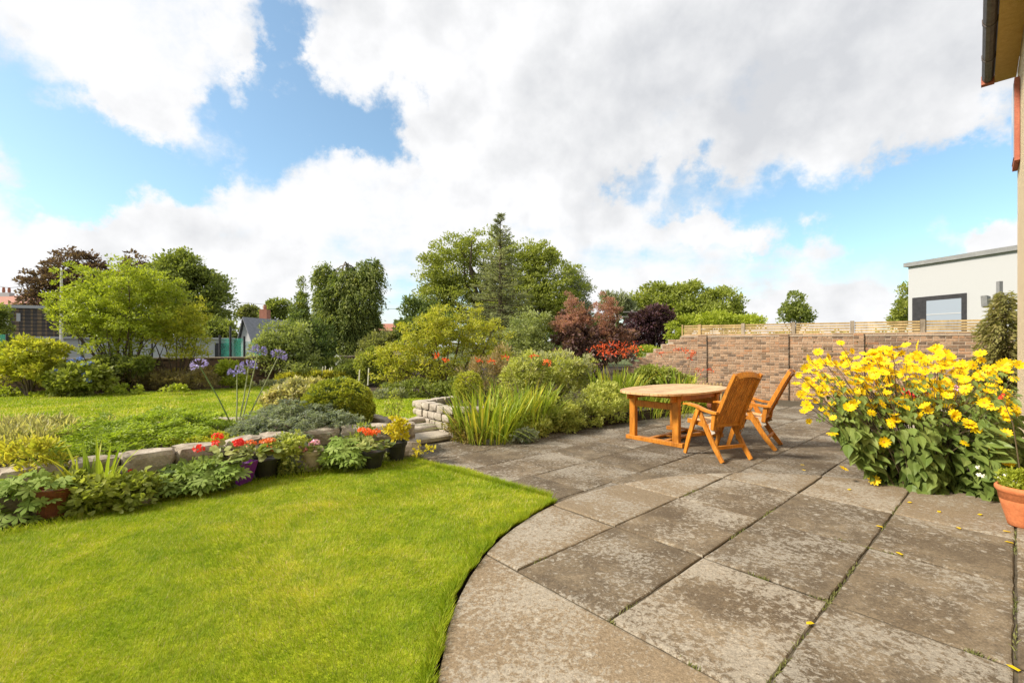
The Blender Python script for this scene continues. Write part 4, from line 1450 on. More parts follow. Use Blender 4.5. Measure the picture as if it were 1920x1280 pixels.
shrub("mixed_shrub", "dark evergreen shrub at the left foot of the weeping cypress", "bush", plobes([(590, 640, 34, 36), (600, 680, 36, 30), (560, 595, 14, 30)], 15.6, .6, .2), 7000, 190, .18, .10, .045, 'L_dark', base=(-6.7, 15.6, .13), stems=6, sr=.03)
shrub("columnar_conifer", "slim pointed dark conifer left of the weeping cypress", "tree", plobes([(563, 610, 18, 40), (564, 575, 11, 24), (565, 548, 6, 18), (566, 532, 3, 10)], 21, 1, .05), 4200, 130, .18, .14, .05, 'L_cypress', base=(*W(563, 0, 21)[:2], .13), part_name="crown", stems=3, sr=.05, up=1.1, flat=1.2)
shrub("golden_hedge", "low golden yellow flowering strip beyond the topiary", "plant", plobes([(560, 708, 34, 9), (600, 706, 30, 9), (535, 712, 16, 8), (640, 706, 20, 8)], 14.6, .4, .1), 3000, 110, .1, .12, .03, 'L_yellowgreen', stems=0, up=1.2, shift=.25)
shrub("mixed_shrub", "olive shrub with yellowish leaves right of the weeping cypress", "bush", plobes([(710, 650, 32, 30), (690, 670, 26, 22), (730, 640, 18, 18)], 17, .8, .2), 4500, 120, .18, .12, .06, 'L_olive', base=(-5, 17, .13), stems=6, sr=.02)
shrub("bright_bush", "vivid green small bush behind bamboo stakes", "bush", plobes([(688, 680, 20, 22), (700, 665, 16, 12), (690, 702, 18, 14)], 14.5, .8, .1), 2800, 80, .12, .10, .05, 'L_fresh', base=(-4.6, 14.5, .13), stems=4, shift=.2)
shrub("mixed_shrub", "dusky shrubs at the foot of the weeping cypress", "bush", plobes([(640, 690, 50, 18), (600, 700, 30, 14), (668, 700, 24, 14), (720, 705, 30, 16)], 15.2, .6, .2), 5200, 150, .16, .09, .045, 'L_mid', base=(-5.6, 15.2, .13), stems=4)
# hollyhock with pale flowers and stakes
hol = thing("hollyhock", "tall hollyhock with pale cream flowers in the far border", "plant", W(636, 715, 15))
MB().tube([W(637, 718, 15), W(635, 690, 15), W(634, 664, 15)], [.02, .015, .008], 5).build("stem", M['stem'], hol)
wm = ball_flower(16, .022, .08, M['whitepetal'])
for k in range(9):
    obj("flower", wm, hol, Matrix.Translation(Vector(W(635 + random.uniform(-4, 4), 668 + k * 4.5, 14.95)) - hol.location) @ Matrix.Rotation(k, 4, 'Z'))
foliage("foliage", hol, plobes([(630, 706, 14, 12)], 15, .6, .05), 300, 20, .1, .14, .1, 'L_mid')
for px, y0, y1, Y in ((673, 693, 720, 12.5), (690, 690, 722, 12.2), (604, 687, 702, 14.6), (609, 686, 702, 14.6), (617, 690, 702, 14.6), (621, 688, 702, 14.6)):
    tag(MB().tube([W(px, y1, Y), W(px + 1.5, y0, Y)], .018, 6).build("plant_stake", M['whitepole']), "tall pale stake standing before the vivid green bush" if Y < 13 else "short pale stake behind the topiary, among golden flowers", "stake", "stakes in the far border")

# weeping cypress ----------------------------------------------------
wc = thing("weeping_cypress", "tall drooping cypress with bare grey bent leader at its top", "tree", (*W(652, 0, 20)[:2], .13))
P, A, N_, Ls = [], [], [], []
SH = [(650, 518, 26, 14), (612, 515, 18, 24), (690, 510, 28, 24), (648, 535, 36, 20), (622, 560, 30, 28), (678, 558, 38, 32), (640, 600, 42, 30), (682, 606, 30, 32), (612, 620, 24, 28), (650, 645, 44, 28), (692, 642, 16, 24)]
lb = plobes(SH, 20, .8, .1)
nst = 1150
lobn = np.array(lb)
li = rng.choice(len(lb), nst, p=[.05, .07, .10, .06, .11, .16, .14, .10, .07, .10, .04])
d = rand_unit(nst); d[:, 1] = -np.abs(d[:, 1]) * rng.choice([1, 1, 1, -1], nst)
start = lobn[li, :3] + d * rng.uniform(.55, 1.0, (nst, 1)) * lobn[li, 3:6]
outw = unit(np.column_stack([start[:, 0] - wc.location.x, start[:, 1] - 20, np.zeros(nst)]))
b = MB()
for i in range(nst):
    ln = random.uniform(.35, .75)
    k = 22
    t = np.sort(rng.random(k))
    p = start[i] + outw[i] * (t * .5 * ln)[:, None] + np.array((0, 0, 1)) * (.10 * np.sin(t * 3) - t ** 1.6 * ln)[:, None] + rng.normal(0, 1, (k, 3)) * (.02 + .05 * np.sin(t * 3))[:, None]
    P.append(p)
    A.append(np.tile(outw[i] * .45, (k, 1)) + np.array((0, 0, -.75)) + rng.normal(0, .45, (k, 3)))
    Ls.append(np.full(k, .15) * rng.uniform(.7, 1.2, k))
P = np.concatenate(P); A = np.concatenate(A); Ls = np.concatenate(Ls)
sr = np.repeat(rng.normal(0, .28, nst), 22)
V, Fc, r = leaves(P, A, rand_unit(len(P)) + np.array((0, -.3, .5)), Ls, Ls * .34, T_DIA, np.clip(rng.beta(2.2, 2.2, len(P)) + sr, 0, 1))
stuff(part("crown", V, Fc, M['L_cypress'], wc, rnd=r))
foliage("inner_foliage", wc, [(l[0], l[1], l[2], l[3] * .75, l[4] * .75, l[5] * .8) for l in lb], 5000, 120, .3, .2, .09, 'L_dark', up=-.4)  # dark leaf colour inside stands for shade in the gaps between fronds
b = MB()
tp_ = np.array(W(651, 494, 20))
b.tube([(wc.location.x, 20, -.1), (wc.location.x, 20, 3), tp_], [.16, .11, .04], 8)
for k in range(9):
    a = random.uniform(-1, 1); 
    q = tp_ + np.array((a * .55, random.uniform(-.4, .2), -.15 - abs(a) * .45))
    b.tube([tp_ + np.array((0, 0, -.05)), (tp_ + q) / 2 + np.array((0, 0, .13)), q, q + np.array((a * .1, 0, -.3))], [.03, .025, .018, .008], 5)
b.build("trunk", M['greybark'], wc)

# spruce -------------------------------------------------------------
sp = thing("spruce_tree", "tall grey green spruce with a sparse pointed top in front of the cherry tree", "tree", (*W(938, 0, 20)[:2], .13))
sx0 = sp.location.x
ztop = H + (HY - 402) / F * 20
b = MB(); b.tube([(sx0, 20, 0), (sx0, 20, 3.5), (sx0, 20, ztop)], [.16, .09, .012], 8)
P, A, R = [], [], []
z = .9
while z < ztop - .1:
    f_ = (ztop - z) / (ztop - .9)
    rr = .12 + 2.35 * f_ ** 1.05
    nb = int(6 + 9 * f_)
    for k in range(nb):
        az = random.uniform(0, 6.283); ln = rr * random.uniform(.7, 1.12)
        dr = np.array((math.cos(az), math.sin(az), 0))
        rise = .55 if f_ < .25 else (.10 if f_ < .6 else -.08)
        end = np.array((sx0, 20, z)) + dr * ln + np.array((0, 0, ln * rise))
        st0 = np.array((sx0, 20, z + random.uniform(-.12, .12)))
        end[2] += random.uniform(-.16, .2) * ln
        b.tube([st0, (st0 + end) / 2 - np.array((0, 0, .04 * ln)), end], [.018, .012, .004], 4)
        m = int(26 + 42 * ln)
        t = rng.random(m) ** .7
        side = np.cross(dr, (0, 0, 1))
        sw = rng.normal(0, 1, m) * .20 * ln * (1.05 - t)
        p = st0 + (end - st0) * t[:, None] + side * sw[:, None] + rng.normal(0, .02, (m, 3))
        P.append(p); A.append(dr * .7 + side * np.sign(sw)[:, None] * .6 + np.array((0, 0, .25)) + rng.normal(0, .3, (m, 3)))
        R.append(np.clip(np.full(m, random.gauss(.5, .18)) + rng.normal(0, .12, m), 0, 1))
    z += .16 + .16 * (1 - f_) * .8
P = np.concatenate(P); A = np.concatenate(A); R = np.concatenate(R)
Ls = rng.uniform(.08, .17, len(P))
V, Fc, r = leaves(P, A, rand_unit(len(P)) * .6 + np.array((0, 0, .8)), Ls, Ls * .22, T_DIA, R)
stuff(part("crown", V, Fc, M['L_spruce'], sp, rnd=r))
b.build("trunk", M['bark'], sp)

# orchard tree -------------------------------------------------------
feathery("apple_tree", "spreading apple tree with sparse yellow green leaves and brown boughs", (-1.75, 12.0, .13),
         [(760, 660, 50, 34), (800, 630, 60, 40), (860, 620, 60, 44), (905, 640, 44, 44), (735, 690, 36, 36), (790, 700, 66, 34), (850, 690, 60, 40), (820, 600, 30, 26), (930, 670, 24, 30), (720, 660, 20, 20)], 12, 19000, 560, 'L_yellowgreen', .04, 40, L=.07, cr=.15)
shrub("holly_bush", "dark glossy holly between cypress and apple tree", "bush", plobes([(785, 590, 34, 30), (765, 615, 28, 26), (815, 610, 36, 36), (770, 575, 14, 16)], 17, .8, .3), 5500, 150, .2, .13, .06, 'L_dark', base=(*W(790, 0, 17)[:2], .13), stems=6, sr=.03, shift=.2)
shrub("mixed_shrub", "soft grey green shrub between spruce and smoke bush", "bush", plobes([(985, 620, 34, 34), (1000, 650, 34, 30), (965, 650, 26, 30), (1015, 600, 14, 16)], 16, .8, .3), 8000, 200, .18, .085, .042, 'L_sage', base=(*W(990, 0, 16)[:2], .13), stems=6, sr=.02)
ct = shrub("smoke_bush", "purple smoke bush with two pinkish brown plumes", "bush", plobes([(1085, 640, 50, 36), (1140, 640, 52, 38), (1110, 660, 80, 26), (1065, 620, 26, 30)], 16, .8, .3), 9000, 220, .18, .11, .075, 'L_cotinus', base=(*W(1110, 0, 16)[:2], .13), stems=8, sr=.03)
foliage("plume", ct, plobes([(1075, 580, 18, 26), (1062, 606, 30, 18), (1094, 598, 20, 20), (1070, 562, 10, 14)], 15.7, .8, .1), 6500, 130, .13, .07, .022, 'L_smoke', up=.7, shell=(.2, 1))
foliage("plume", ct, plobes([(1135, 576, 18, 22), (1130, 600, 20, 26), (1150, 590, 18, 14), (1165, 628, 26, 18), (1136, 560, 9, 14), (1140, 630, 26, 16)], 15.7, .8, .1), 7500, 150, .13, .07, .022, 'L_smoke', up=.7, shell=(.2, 1))
shrub("purple_tree", "dense blackish purple rounded tree behind the flame red flowers", "tree", plobes([(1215, 610, 42, 34), (1230, 595, 30, 24), (1200, 630, 34, 24), (1240, 625, 20, 26)], 24, .8, .3), 9000, 240, .26, .16, .09, 'L_purple', base=(*W(1215, 0, 24)[:2], -.2), part_name="crown", stems=6, sr=.05)
shrub("ground_cover", "yellow green hedge top between purple tree and brick wall", "hedge", plobes([(1265, 625, 16, 22), (1215, 658, 34, 8)], 20, .8, .3), 2500, 80, .16, .1, .06, 'L_lime', base=(*W(1265, 0, 20)[:2], -.2), stems=0)
# planting of the raised border in front ------------------------------
shrub("buddleja", "sprawling silvery shrub with dry seed heads behind the strap leaves", "bush", plobes([(1000, 690, 50, 34), (1050, 690, 54, 34), (1085, 705, 36, 30), (970, 715, 40, 30), (1030, 720, 60, 28)], 10.2, .7, .3), 9000, 240, .13, .085, .03, 'L_hebe', base=(*W(1040, 0, 10.2)[:2], .13), stems=16, sr=.012, up=.2, shift=.15)
foliage("seed_heads" if False else "seed_head_spikes", bpy.data.objects["buddleja"], plobes([(1000, 672, 44, 18), (1060, 675, 44, 18), (1090, 690, 20, 18)], 10.0, .6, .2), 1500, 60, .08, .08, .02, 'L_pale', up=.9)
shrub("dry_plant", "dried brown seed stems beside the silvery shrub", "plant", plobes([(910, 700, 44, 34), (940, 680, 30, 30)], 10.6, .5, .2), 2600, 90, .12, .08, .02, 'L_dry', base=(*W(920, 0, 10.6)[:2], .13), stems=22, sr=.007, up=.9)
shrub("mixed_shrub", "tangled olive undergrowth beneath the apple tree", "bush", plobes([(790, 730, 60, 18), (850, 735, 50, 22), (735, 735, 24, 14), (900, 735, 40, 26)], 11.2, .5, .2), 5500, 160, .13, .09, .045, 'L_mid', base=(-1.9, 11.2, .13), stems=6)
shrub("box_ball", "small clipped box ball behind the strap leaved clump", "topiary", [(*W(878, 724, 8.6), .26, .26, .27)], 5000, 400, .03, .035, .022, 'L_box', base=(*W(878, 0, 8.6)[:2], .13), stems=0, shell=(.9, 1.0), bumpy=.03, shift=.2)
shrub("hebe", "light green rounded hebe bulging over the patio beside the strap leaves", "bush", [(*W(1035, 775, 7.9), .42, .34, .34), (*W(1000, 795, 7.5), .26, .26, .24), (*W(1065, 785, 8.0), .30, .28, .28)], 8500, 330, .07, .05, .026, 'L_hebe', base=(*W(1035, 0, 7.9)[:2], -.02), up=.7, zmin=-.04, stems=6, bumpy=.1)
shrub("hebe", "light green rounded hebe close to the table's left legs", "bush", [(*W(1130, 755, 8.7), .50, .4, .40), (*W(1105, 775, 8.4), .3, .3, .28), (*W(1160, 770, 8.9), .32, .3, .28)], 9000, 340, .07, .05, .026, 'L_hebe', base=(*W(1130, 0, 8.7)[:2], -.02), up=.7, zmin=-.04, stems=6, bumpy=.1)
shrub("hebe", "dull fading shrub with reddish tips between the two light green hebes", "bush", [(*W(1082, 785, 8.2), .2, .2, .34), (*W(1078, 750, 8.5), .2, .2, .25)], 2200, 90, .07, .045, .02, 'L_olive', base=(*W(1082, 0, 8.2)[:2], -.02), up=.7, zmin=-.04, stems=4)
shrub("low_plants", "low leafy plants with small cream flowers along the brick wall's foot", "plant", plobes([(1225, 705, 40, 18), (1260, 712, 36, 16), (1190, 715, 30, 14)], 11.6, .5, .2), 3800, 120, .12, .09, .05, 'L_fresh', base=(*W(1225, 0, 11.6)[:2], .13), stems=0)
shrub("low_plants", "tufts of bright grass under the far side of the table", "plant", plobes([(1230, 765, 50, 16), (1190, 770, 30, 14), (1290, 762, 30, 14)], 10.2, .4, .2), 2600, 120, .12, .22, .016, 'L_lime', base=(*W(1230, 0, 10.2)[:2], .0), stems=0, up=.6)
# drooping conifer on the right ---------------------------------------
dc = thing("drooping_conifer", "shaggy olive green conifer with long drooping sprays beside the house", "tree", (*W(1882, 0, 9.0)[:2], -.1))
nst = 520
P, A, R, Ls = [], [], [], []
b = MB(); b.tube([(dc.location.x, 9, -.1), (dc.location.x, 9, 1.4), W(1888, 552, 9)], [.05, .035, .01], 6)
for i in range(nst):
    f_ = random.random() ** .8
    s0 = np.array(W(1888 + random.uniform(-8, 4), 556 + 190 * f_, 9 + random.uniform(-.3, .3)))
    ln = (.22 + .95 * f_) * random.uniform(.6, 1.1)
    if random.random() < .3:
        dr = unit(np.array((random.uniform(-.3, .3), -1, random.uniform(-.6, -.3)))); ln *= .6
    else:
        dr = unit(np.array((-1, random.uniform(-.6, .5), random.uniform(-.75, -.35))))
    k = int(30 * ln + 10); t = rng.random(k)
    p = s0 + dr * (t * ln)[:, None] + rng.normal(0, .02, (k, 3)) + np.array((0, 0, .12)) * np.sin(t * 3.1)[:, None]
    b.tube([s0, s0 + dr * ln * .5 + np.array((0, 0, .12)), s0 + dr * ln], [.006, .004, .002], 4)
    P.append(p); A.append(np.tile(dr, (k, 1)) + rng.normal(0, .3, (k, 3))); R.append(np.full(k, random.betavariate(2, 2))); Ls.append(rng.uniform(.06, .13, k))
P = np.concatenate(P); A = np.concatenate(A); R = np.concatenate(R); Ls = np.concatenate(Ls)
V, Fc, r = leaves(P, A, rand_unit(len(P)), Ls, Ls * .26, T_DIA, R)
stuff(part("foliage", V, Fc, M['L_rustconifer'], dc, rnd=r)); b.build("trunk", M['bark'], dc)


# ================================================================== ROCKERY BED
def mat_of_sprigs(name, label, cat, lobes, n, nclump, cr, L, mat, base, **kw):
    return shrub(name, label, cat, lobes, n, nclump, cr, L, L * .3, mat, base=base, stems=0, **kw)


sheet("rockery_soil", [(-5.6, 3.2), (-4.75, 3.55), (-3.7, 4.65), (-2.85, 5.6), (-1.9, 6.2), (-1.55, 6.3), (-1.75, 6.75), (-2.25, 7.05), (-3.5, 6.7), (-5.0, 6.05), (-7, 5.2)], .26, M['soil'], .3)


def juniper(label, base, mounds, nspray, ln, nl, L, mat, core):
    """layered sprays lying over mounds (x, y, z of the top, radius x, radius y, height)"""
    t = thing("juniper", label, "juniper", base)
    mo = np.array(mounds)
    w = mo[:, 3] * mo[:, 4]
    P, A, R = [], [], []
    for i in range(nspray):
        m = mo[rng.choice(len(mo), p=w / w.sum())]
        a = random.uniform(0, 6.283); r = math.sqrt(random.random())
        dr = np.array((math.cos(a) * m[3], math.sin(a) * m[4], 0)); 
        c = np.array((m[0], m[1], m[2])) + dr * r
        c[2] += -m[5] * r ** 2.2 - random.random() ** 1.5 * .11 * (m[5] / .15)
        d = unit(np.array((math.cos(a), math.sin(a), 0)) + rng.normal(0, .5, 3) * np.array((1, 1, .25)))
        d[2] = .28 - .75 * r + random.uniform(-.15, .15)
        d = unit(d)
        s_ = unit(np.cross(d, (0, 0, 1)))
        l_ = ln * random.uniform(.6, 1.3)
        tt = rng.random(nl) ** .8
        side = rng.normal(0, 1, nl) * .24 * l_ * (1.12 - tt)
        p = c + d * (tt * l_)[:, None] + s_ * side[:, None] + np.array((0, 0, 1)) * (.10 * l_ * np.sin(tt * 2.6) + rng.normal(0, .010, nl))[:, None]
        P.append(p); A.append(d * .8 + s_ * (np.sign(side) * .55)[:, None] + rng.normal(0, .35, (nl, 3)) + np.array((0, 0, .22)))
        R.append(np.clip(random.gauss(.45, .2) + .3 * (tt - .5) + rng.normal(0, .12, nl), 0, 1))
    P, A, R = np.concatenate(P), np.concatenate(A), np.concatenate(R)
    Ls = L * rng.uniform(.7, 1.3, len(P))
    V, Fc, r = leaves(P, A, rand_unit(len(P)) * .6 + np.array((0, 0, .8)), Ls, Ls * .36, T_DIA, R)
    stuff(part("foliage", V, Fc, M[mat], t, rnd=r))
    b = MB()
    for m in mounds:
        b.tube(branch_pts(base, (m[0], m[1], m[2] - .08), .05, 4), [.02, .016, .012, .006], 5)
    b.build("branching", M['bark'], t)
    return t


gj = []
for px, py, Y, rx, hgt in [(150, 806, 5.2, .55, .16), (235, 787, 5.6, .6, .20), (310, 782, 5.9, .55, .16), (200, 818, 4.85, .42, .14), (110, 828, 4.8, .36, .12), (275, 806, 5.2, .45, .14), (365, 788, 5.9, .38, .12), (320, 812, 5.25, .32, .10), (190, 838, 4.45, .20, .12), (182, 862, 4.22, .12, .14)]:
    p = W(px, py, Y)
    gj.append((p[0], p[1], p[2] + .045, rx, rx * .62, hgt * 1.25))
juniper("bright green spreading juniper spilling over the rockery wall", (-3.9, 5.2, .2), gj, 620, .26, 62, .045, 'L_greenjuniper', None)
bj = []
for px, py, Y, rx, hgt in [(545, 762, 6.15, .42, .24), (500, 778, 5.9, .36, .22), (590, 764, 6.25, .38, .22), (620, 780, 6.05, .28, .16), (462, 800, 5.7, .30, .14), (535, 792, 5.6, .26, .24), (545, 812, 5.35, .16, .24), (655, 788, 6.2, .22, .12), (570, 785, 5.85, .28, .2)]:
    p = W(px, py, Y)
    bj.append((p[0], p[1], p[2] + .05, rx * 1.08, rx * .8, hgt * 1.1))
juniper("blue grey mounded juniper in front of the clipped topiary", (-2.8, 6.0, .2), bj, 760, .13, 52, .034, 'L_bluejuniper', None)
tb_ = W(634, 756, 6.75)
shrub("box_topiary", "clipped domed box bush with small glossy leaves on the rockery", "topiary", [(tb_[0], tb_[1], tb_[2] + .02, .48, .46, .34), (tb_[0] + .06, tb_[1], tb_[2] - .12, .46, .44, .26)], 24000, 2200, .028, .032, .022, 'L_box', base=(tb_[0], tb_[1], .26), stems=6, sr=.015, shell=(.93, 1.0), bumpy=.02, up=.4)
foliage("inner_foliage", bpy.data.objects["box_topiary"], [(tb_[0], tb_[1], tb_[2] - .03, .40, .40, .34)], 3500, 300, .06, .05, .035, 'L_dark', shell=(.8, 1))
ev = W(555, 738, 7.2)
shrub("euonymus", "cream variegated euonymus bush left of the clipped topiary", "bush", [(ev[0], ev[1], ev[2], .42, .36, .22), (ev[0] - .2, ev[1] - .05, ev[2] - .08, .3, .3, .18), (ev[0] + .2, ev[1], ev[2] + .04, .3, .3, .17)], 7500, 380, .06, .06, .034, 'L_variegated', base=(ev[0], ev[1], .26), stems=5)
shrub("sedum_mat", "yellow green low sedum between stones and blue grey juniper", "plant", [(*W(400, 825, 5.45), .34, .2, .07), (*W(360, 832, 5.2), .25, .15, .06)], 4000, 180, .05, .035, .02, 'L_yellowgreen', base=(-3.5, 5.4, .26), stems=0, up=.8)
shrub("meadow_weeds", "wispy dry weeds at the end of the bright green juniper", "plant", [(*W(50, 815, 5.3), .75, .4, .16), (*W(100, 805, 5.7), .5, .3, .12), (*W(20, 835, 4.8), .5, .3, .16), (-5.5, 4.4, .32, .6, .4, .14), (-6.3, 4.9, .3, .6, .4, .14)], 9500, 380, .10, .08, .02, 'L_straw', base=(-5.5, 5.3, .2), stems=24, sr=.004, bark='stempale', up=.8)
shrub("rose_shoot", "thin leafy shoots rising beside the topiary above the wall's return", "plant", [(*W(735, 755, 7.4), .16, .1, .22)], 130, 30, .06, .05, .03, 'L_fresh', base=(*W(738, 0, 7.4)[:2], .2), stems=9, sr=.005, bark='stemdark')
shrub("grey_mound", "small greyish lavender mound on the far lawn edge", "plant", plobes([(715, 740, 16, 9), (748, 738, 12, 8)], 10.6, .6, .1), 1500, 60, .08, .07, .02, 'L_greygreen', stems=0, up=.9)


# ================================================================== STRAP LEAVES
def strap_mesh(L, w, curve, k=6):
    """upright sword leaf in the XZ plane, bending towards +X"""
    V, Fc = [], []
    for i in range(k + 1):
        t = i / k
        x = curve * t ** 2.2 * L
        z = L * (t - .35 * abs(curve) * t ** 3)
        ww = w * (.55 + .9 * t if t < .4 else .91 * (1 - ((t - .4) / .6) ** 2.2)) * .5
        V += [(x, -ww, z), (x + .12 * w, 0, z), (x, ww, z)]
    for i in range(k):
        a = i * 3
        Fc += [(a, a + 1, a + 4, a + 3), (a + 1, a + 2, a + 5, a + 4)]
    return mesh("leaf", np.array(V), Fc, M['strap'])


STRAPS = [strap_mesh(1.0, .046, c) for c in (.08, .2, .35, .55)] + [strap_mesh(1.0, .030, c) for c in (.9, 1.15)]


def strap_clump(name, label, cat, base, spread, n, hmin, hmax, droop=.25, wscale=1.0, lean=.22, group=None):
    t = thing(name, label, cat, base, group=group)
    for i in range(n):
        a = random.uniform(0, 6.283); r = math.sqrt(random.random())
        x, y = math.cos(a) * r * spread[0], math.sin(a) * r * spread[1]
        hgt = random.uniform(hmin, hmax)
        if random.random() < droop:
            m = random.choice(STRAPS[3:]); hgt *= .75
        else:
            m = random.choice(STRAPS[:3])
        out = math.atan2(y, x) + random.uniform(-.8, .8)
        mt = Matrix.Translation((x, y, -.02)) @ Matrix.Rotation(out, 4, 'Z') @ Matrix.Rotation(random.uniform(-.05, lean) * (.4 + r), 4, 'Y') @ Matrix.Rotation(random.uniform(-.6, .6), 4, 'Z') @ Matrix.Diagonal((hgt, hgt * wscale * random.uniform(.8, 1.25), hgt, 1))
        obj("leaf", m, t, mt)
    return t


def spray(parent, p0, p1, n, size, mat, petal, stem_mat='stemdark'):
    """arching stem with a branched flower spray at its end (world points)"""
    L = np.linalg.norm(np.asarray(p1) - p0)
    pts = branch_pts(p0, p1, .04, 5)
    st_ = MB().tube(pts, [.005, .005, .004, .003, .002], 5).build("flower_stem", M[stem_mat], parent)
    c = np.array(p1)
    P = c + rng.normal(0, 1, (n, 3)) * size * np.array((1, .7, .45))
    A = rand_unit(n) + np.array((0, 0, .5))
    V, Fc, r = leaves(P, A, rand_unit(n), petal, petal * .42, T_DIA)
    return stuff(part("flower_spray", V, Fc, M[mat], parent))


cA = strap_clump("crocosmia", "dense clump of tall sword leaves at the end of the granite wall", "plant", (-.42, 7.15, -.04), (.50, .34), 270, .60, 1.0, .3, .85, .4)
cA2 = strap_clump("crocosmia", "tall sword leaves with brownish bases beside the pale hebe", "plant", (.12, 7.75, -.02), (.55, .38), 230, .64, .98, .14, .8, .24)
for px, py in ((818, 668), (836, 676), (898, 676), (922, 678), (948, 670), (1000, 668), (1026, 682), (1028, 678)):
    s0 = np.array((-.2, 7.4, .2)) if px < 930 else np.array((.2, 7.8, .2))
    q = W(px, py, s0[1] + random.uniform(-.2, .6))
    spray(cA if px < 930 else cA2, s0, q, 16, .03, 'crocpetal', .06)
shrub("withered_base", "yellowing withered foliage at the foot of the sword leaves", "plant", [(-.80, 7.15, .12, .18, .16, .18), (-.6, 6.95, .06, .2, .12, .1)], 1200, 60, .07, .06, .02, 'L_rust', base=(-.75, 7.1, -.06), stems=0, zmin=-.05)
shrub("alchemilla", "small blue green leafy plant at the foot of the hebe", "plant", [(*W(985, 815, 7.0), .16, .12, .08)], 500, 40, .05, .06, .045, 'L_bluejuniper', base=(*W(985, 0, 7.0)[:2], -.05), stems=0, zmin=-.05)
pB = W(1155, 715, 9.8)
cB = strap_clump("crocosmia", "upright sword leaves under a wide spray of flame red flowers", "plant", (pB[0], 9.8, .13), (.50, .35), 150, .65, .98, .1, 1.1, .2)
for k in range(16):
    q = W(random.uniform(1112, 1190), random.uniform(642, 668), 9.8 + random.uniform(-.3, .4))
    spray(cB, np.array((pB[0] + random.uniform(-.3, .3), 9.8, .5)), q, 20, .085, 'crocpetal', .055)
pC = W(1270, 720, 10.9)
cC = strap_clump("crocosmia", "sword leaves with a few orange red sprays against the brick wall", "plant", (pC[0], 10.9, .05), (.40, .3), 80, .55, .95, .1, 1.1, .2)
for px, py in ((1237, 662), (1268, 656), (1284, 658), (1297, 660), (1295, 672), (1310, 695), (1328, 694), (1300, 664)):
    spray(cC, np.array((pC[0] + random.uniform(-.3, .3), 10.9, .5)), W(px, py, 10.9 + random.uniform(-.2, .2)), 18, .05, 'crocpetal', .06)
strap_clump("day_lily", "arching bright green grassy leaves behind the table legs", "plant", (*W(1235, 0, 9.6)[:2], -.03), (.75, .40), 120, .42, .65, .6, .75, .5)
strap_clump("day_lily", "arching grassy leaves left of the flame red crocosmia", "plant", (*W(1195, 0, 9.4)[:2], .0), (.5, .35), 80, .45, .7, .5, .75, .5)

# agapanthus --------------------------------------------------------
ag = thing("agapanthus", "agapanthus with five violet flower heads on long leaning stems", "plant", (-3.72, 6.15, .26))
for i in range(26):
    a = random.uniform(0, 6.283)
    mt = Matrix.Translation((random.uniform(-.16, .16), random.uniform(-.12, .12), 0)) @ Matrix.Rotation(a, 4, 'Z') @ Matrix.Rotation(random.uniform(.1, .7), 4, 'Y') @ Matrix.Diagonal((.34, .42, random.uniform(.25, .38), 1))
    obj("leaf", random.choice(STRAPS[:4]), ag, mt)


def aga_head():
    V, Fc, o = [], [], 0
    for k in range(26):
        d = rand_unit(1)[0]; d[2] = abs(d[2]) * .8 - .12
        d = unit(d)
        base = d * .085
        for j in range(5):
            ang = j * 1.256 + k
            s = unit(np.cross(d, rand_unit(1)[0]))
            s = unit(s * math.cos(ang) + np.cross(d, s) * math.sin(ang))
            tip = base + d * .055 + s * .028
            w = np.cross(d, s) * .010
            V += [base, base + d * .03 + s * .01 - w, tip, base + d * .03 + s * .01 + w]
            Fc += [(o, o + 1, o + 2), (o, o + 2, o + 3)]
            o += 4
        w = unit(np.cross(d, (.3, .5, .8))) * .002
        V += [d * 0, base + w, base - w]; Fc += [(o, o + 1, o + 2)]; o += 3
    return mesh("flower_head", np.array(V), Fc, M['bluepetal'])


AH = [aga_head() for _ in range(3)]
for (px, py), (bx, by) in zip(((374, 686), (444, 700), (466, 688), (484, 660), (522, 668)), ((452, 785), (462, 770), (474, 768), (486, 768), (500, 770))):
    q = W(px, py, 6.1 + random.uniform(-.1, .1)); s0 = W(bx, by, 6.15)
    s0 = np.array((-3.72 + (bx - 474) * .002, 6.15, .28))
    dr = unit(q - s0)
    MB().tube([s0, (s0 + q) / 2 + np.array((.01, 0, .02)), q], [.010, .009, .007], 6).build("flower_stem", M['stempale'] if px > 400 else M['stem'], ag)
    rot = Vector((0, 0, 1)).rotation_difference(Vector(dr)).to_matrix().to_4x4()
    obj("flower_head", AH[px % 3], ag, Matrix.Translation(Vector(q) - ag.location) @ rot @ Matrix.Rotation(px, 4, 'Z') @ Matrix.Scale(.82, 4))


# ================================================================== BORDER IN FRONT OF THE ROCKERY
def lobed_mesh():
    """deeply cut palmate leaf about one unit across, stalk end at the origin"""
    V, Fc = [(0.12, 0, .02)], []
    ring = []
    for k in range(7):
        a = (-2.35 + 4.7 * k / 6)
        Ld = 1.0 - .10 * abs(k - 3)
        if k in (0, 6):
            Ld = .55
        c, s = math.cos(a), math.sin(a)
        droop = -.10 * Ld
        w = .17
        def P_(r, t, z):
            return (.12 + c * r - s * t, s * r + c * t, z)
        ring.append((P_(.34 * Ld, -.10, .03), P_(.66 * Ld, -w, .02), P_(.80 * Ld, -.07, 0), P_(Ld * .98, 0, droop), P_(.80 * Ld, .07, 0), P_(.66 * Ld, w, .02), P_(.34 * Ld, .10, .03)))
    for r in ring:
        o = len(V)
        V += list(r)
        Fc += [(0, o, o + 6), (o, o + 1, o + 5, o + 6), (o + 1, o + 2, o + 4, o + 5), (o + 2, o + 3, o + 4)]
    return mesh("leaf", np.array(V), Fc, M['lobed'])


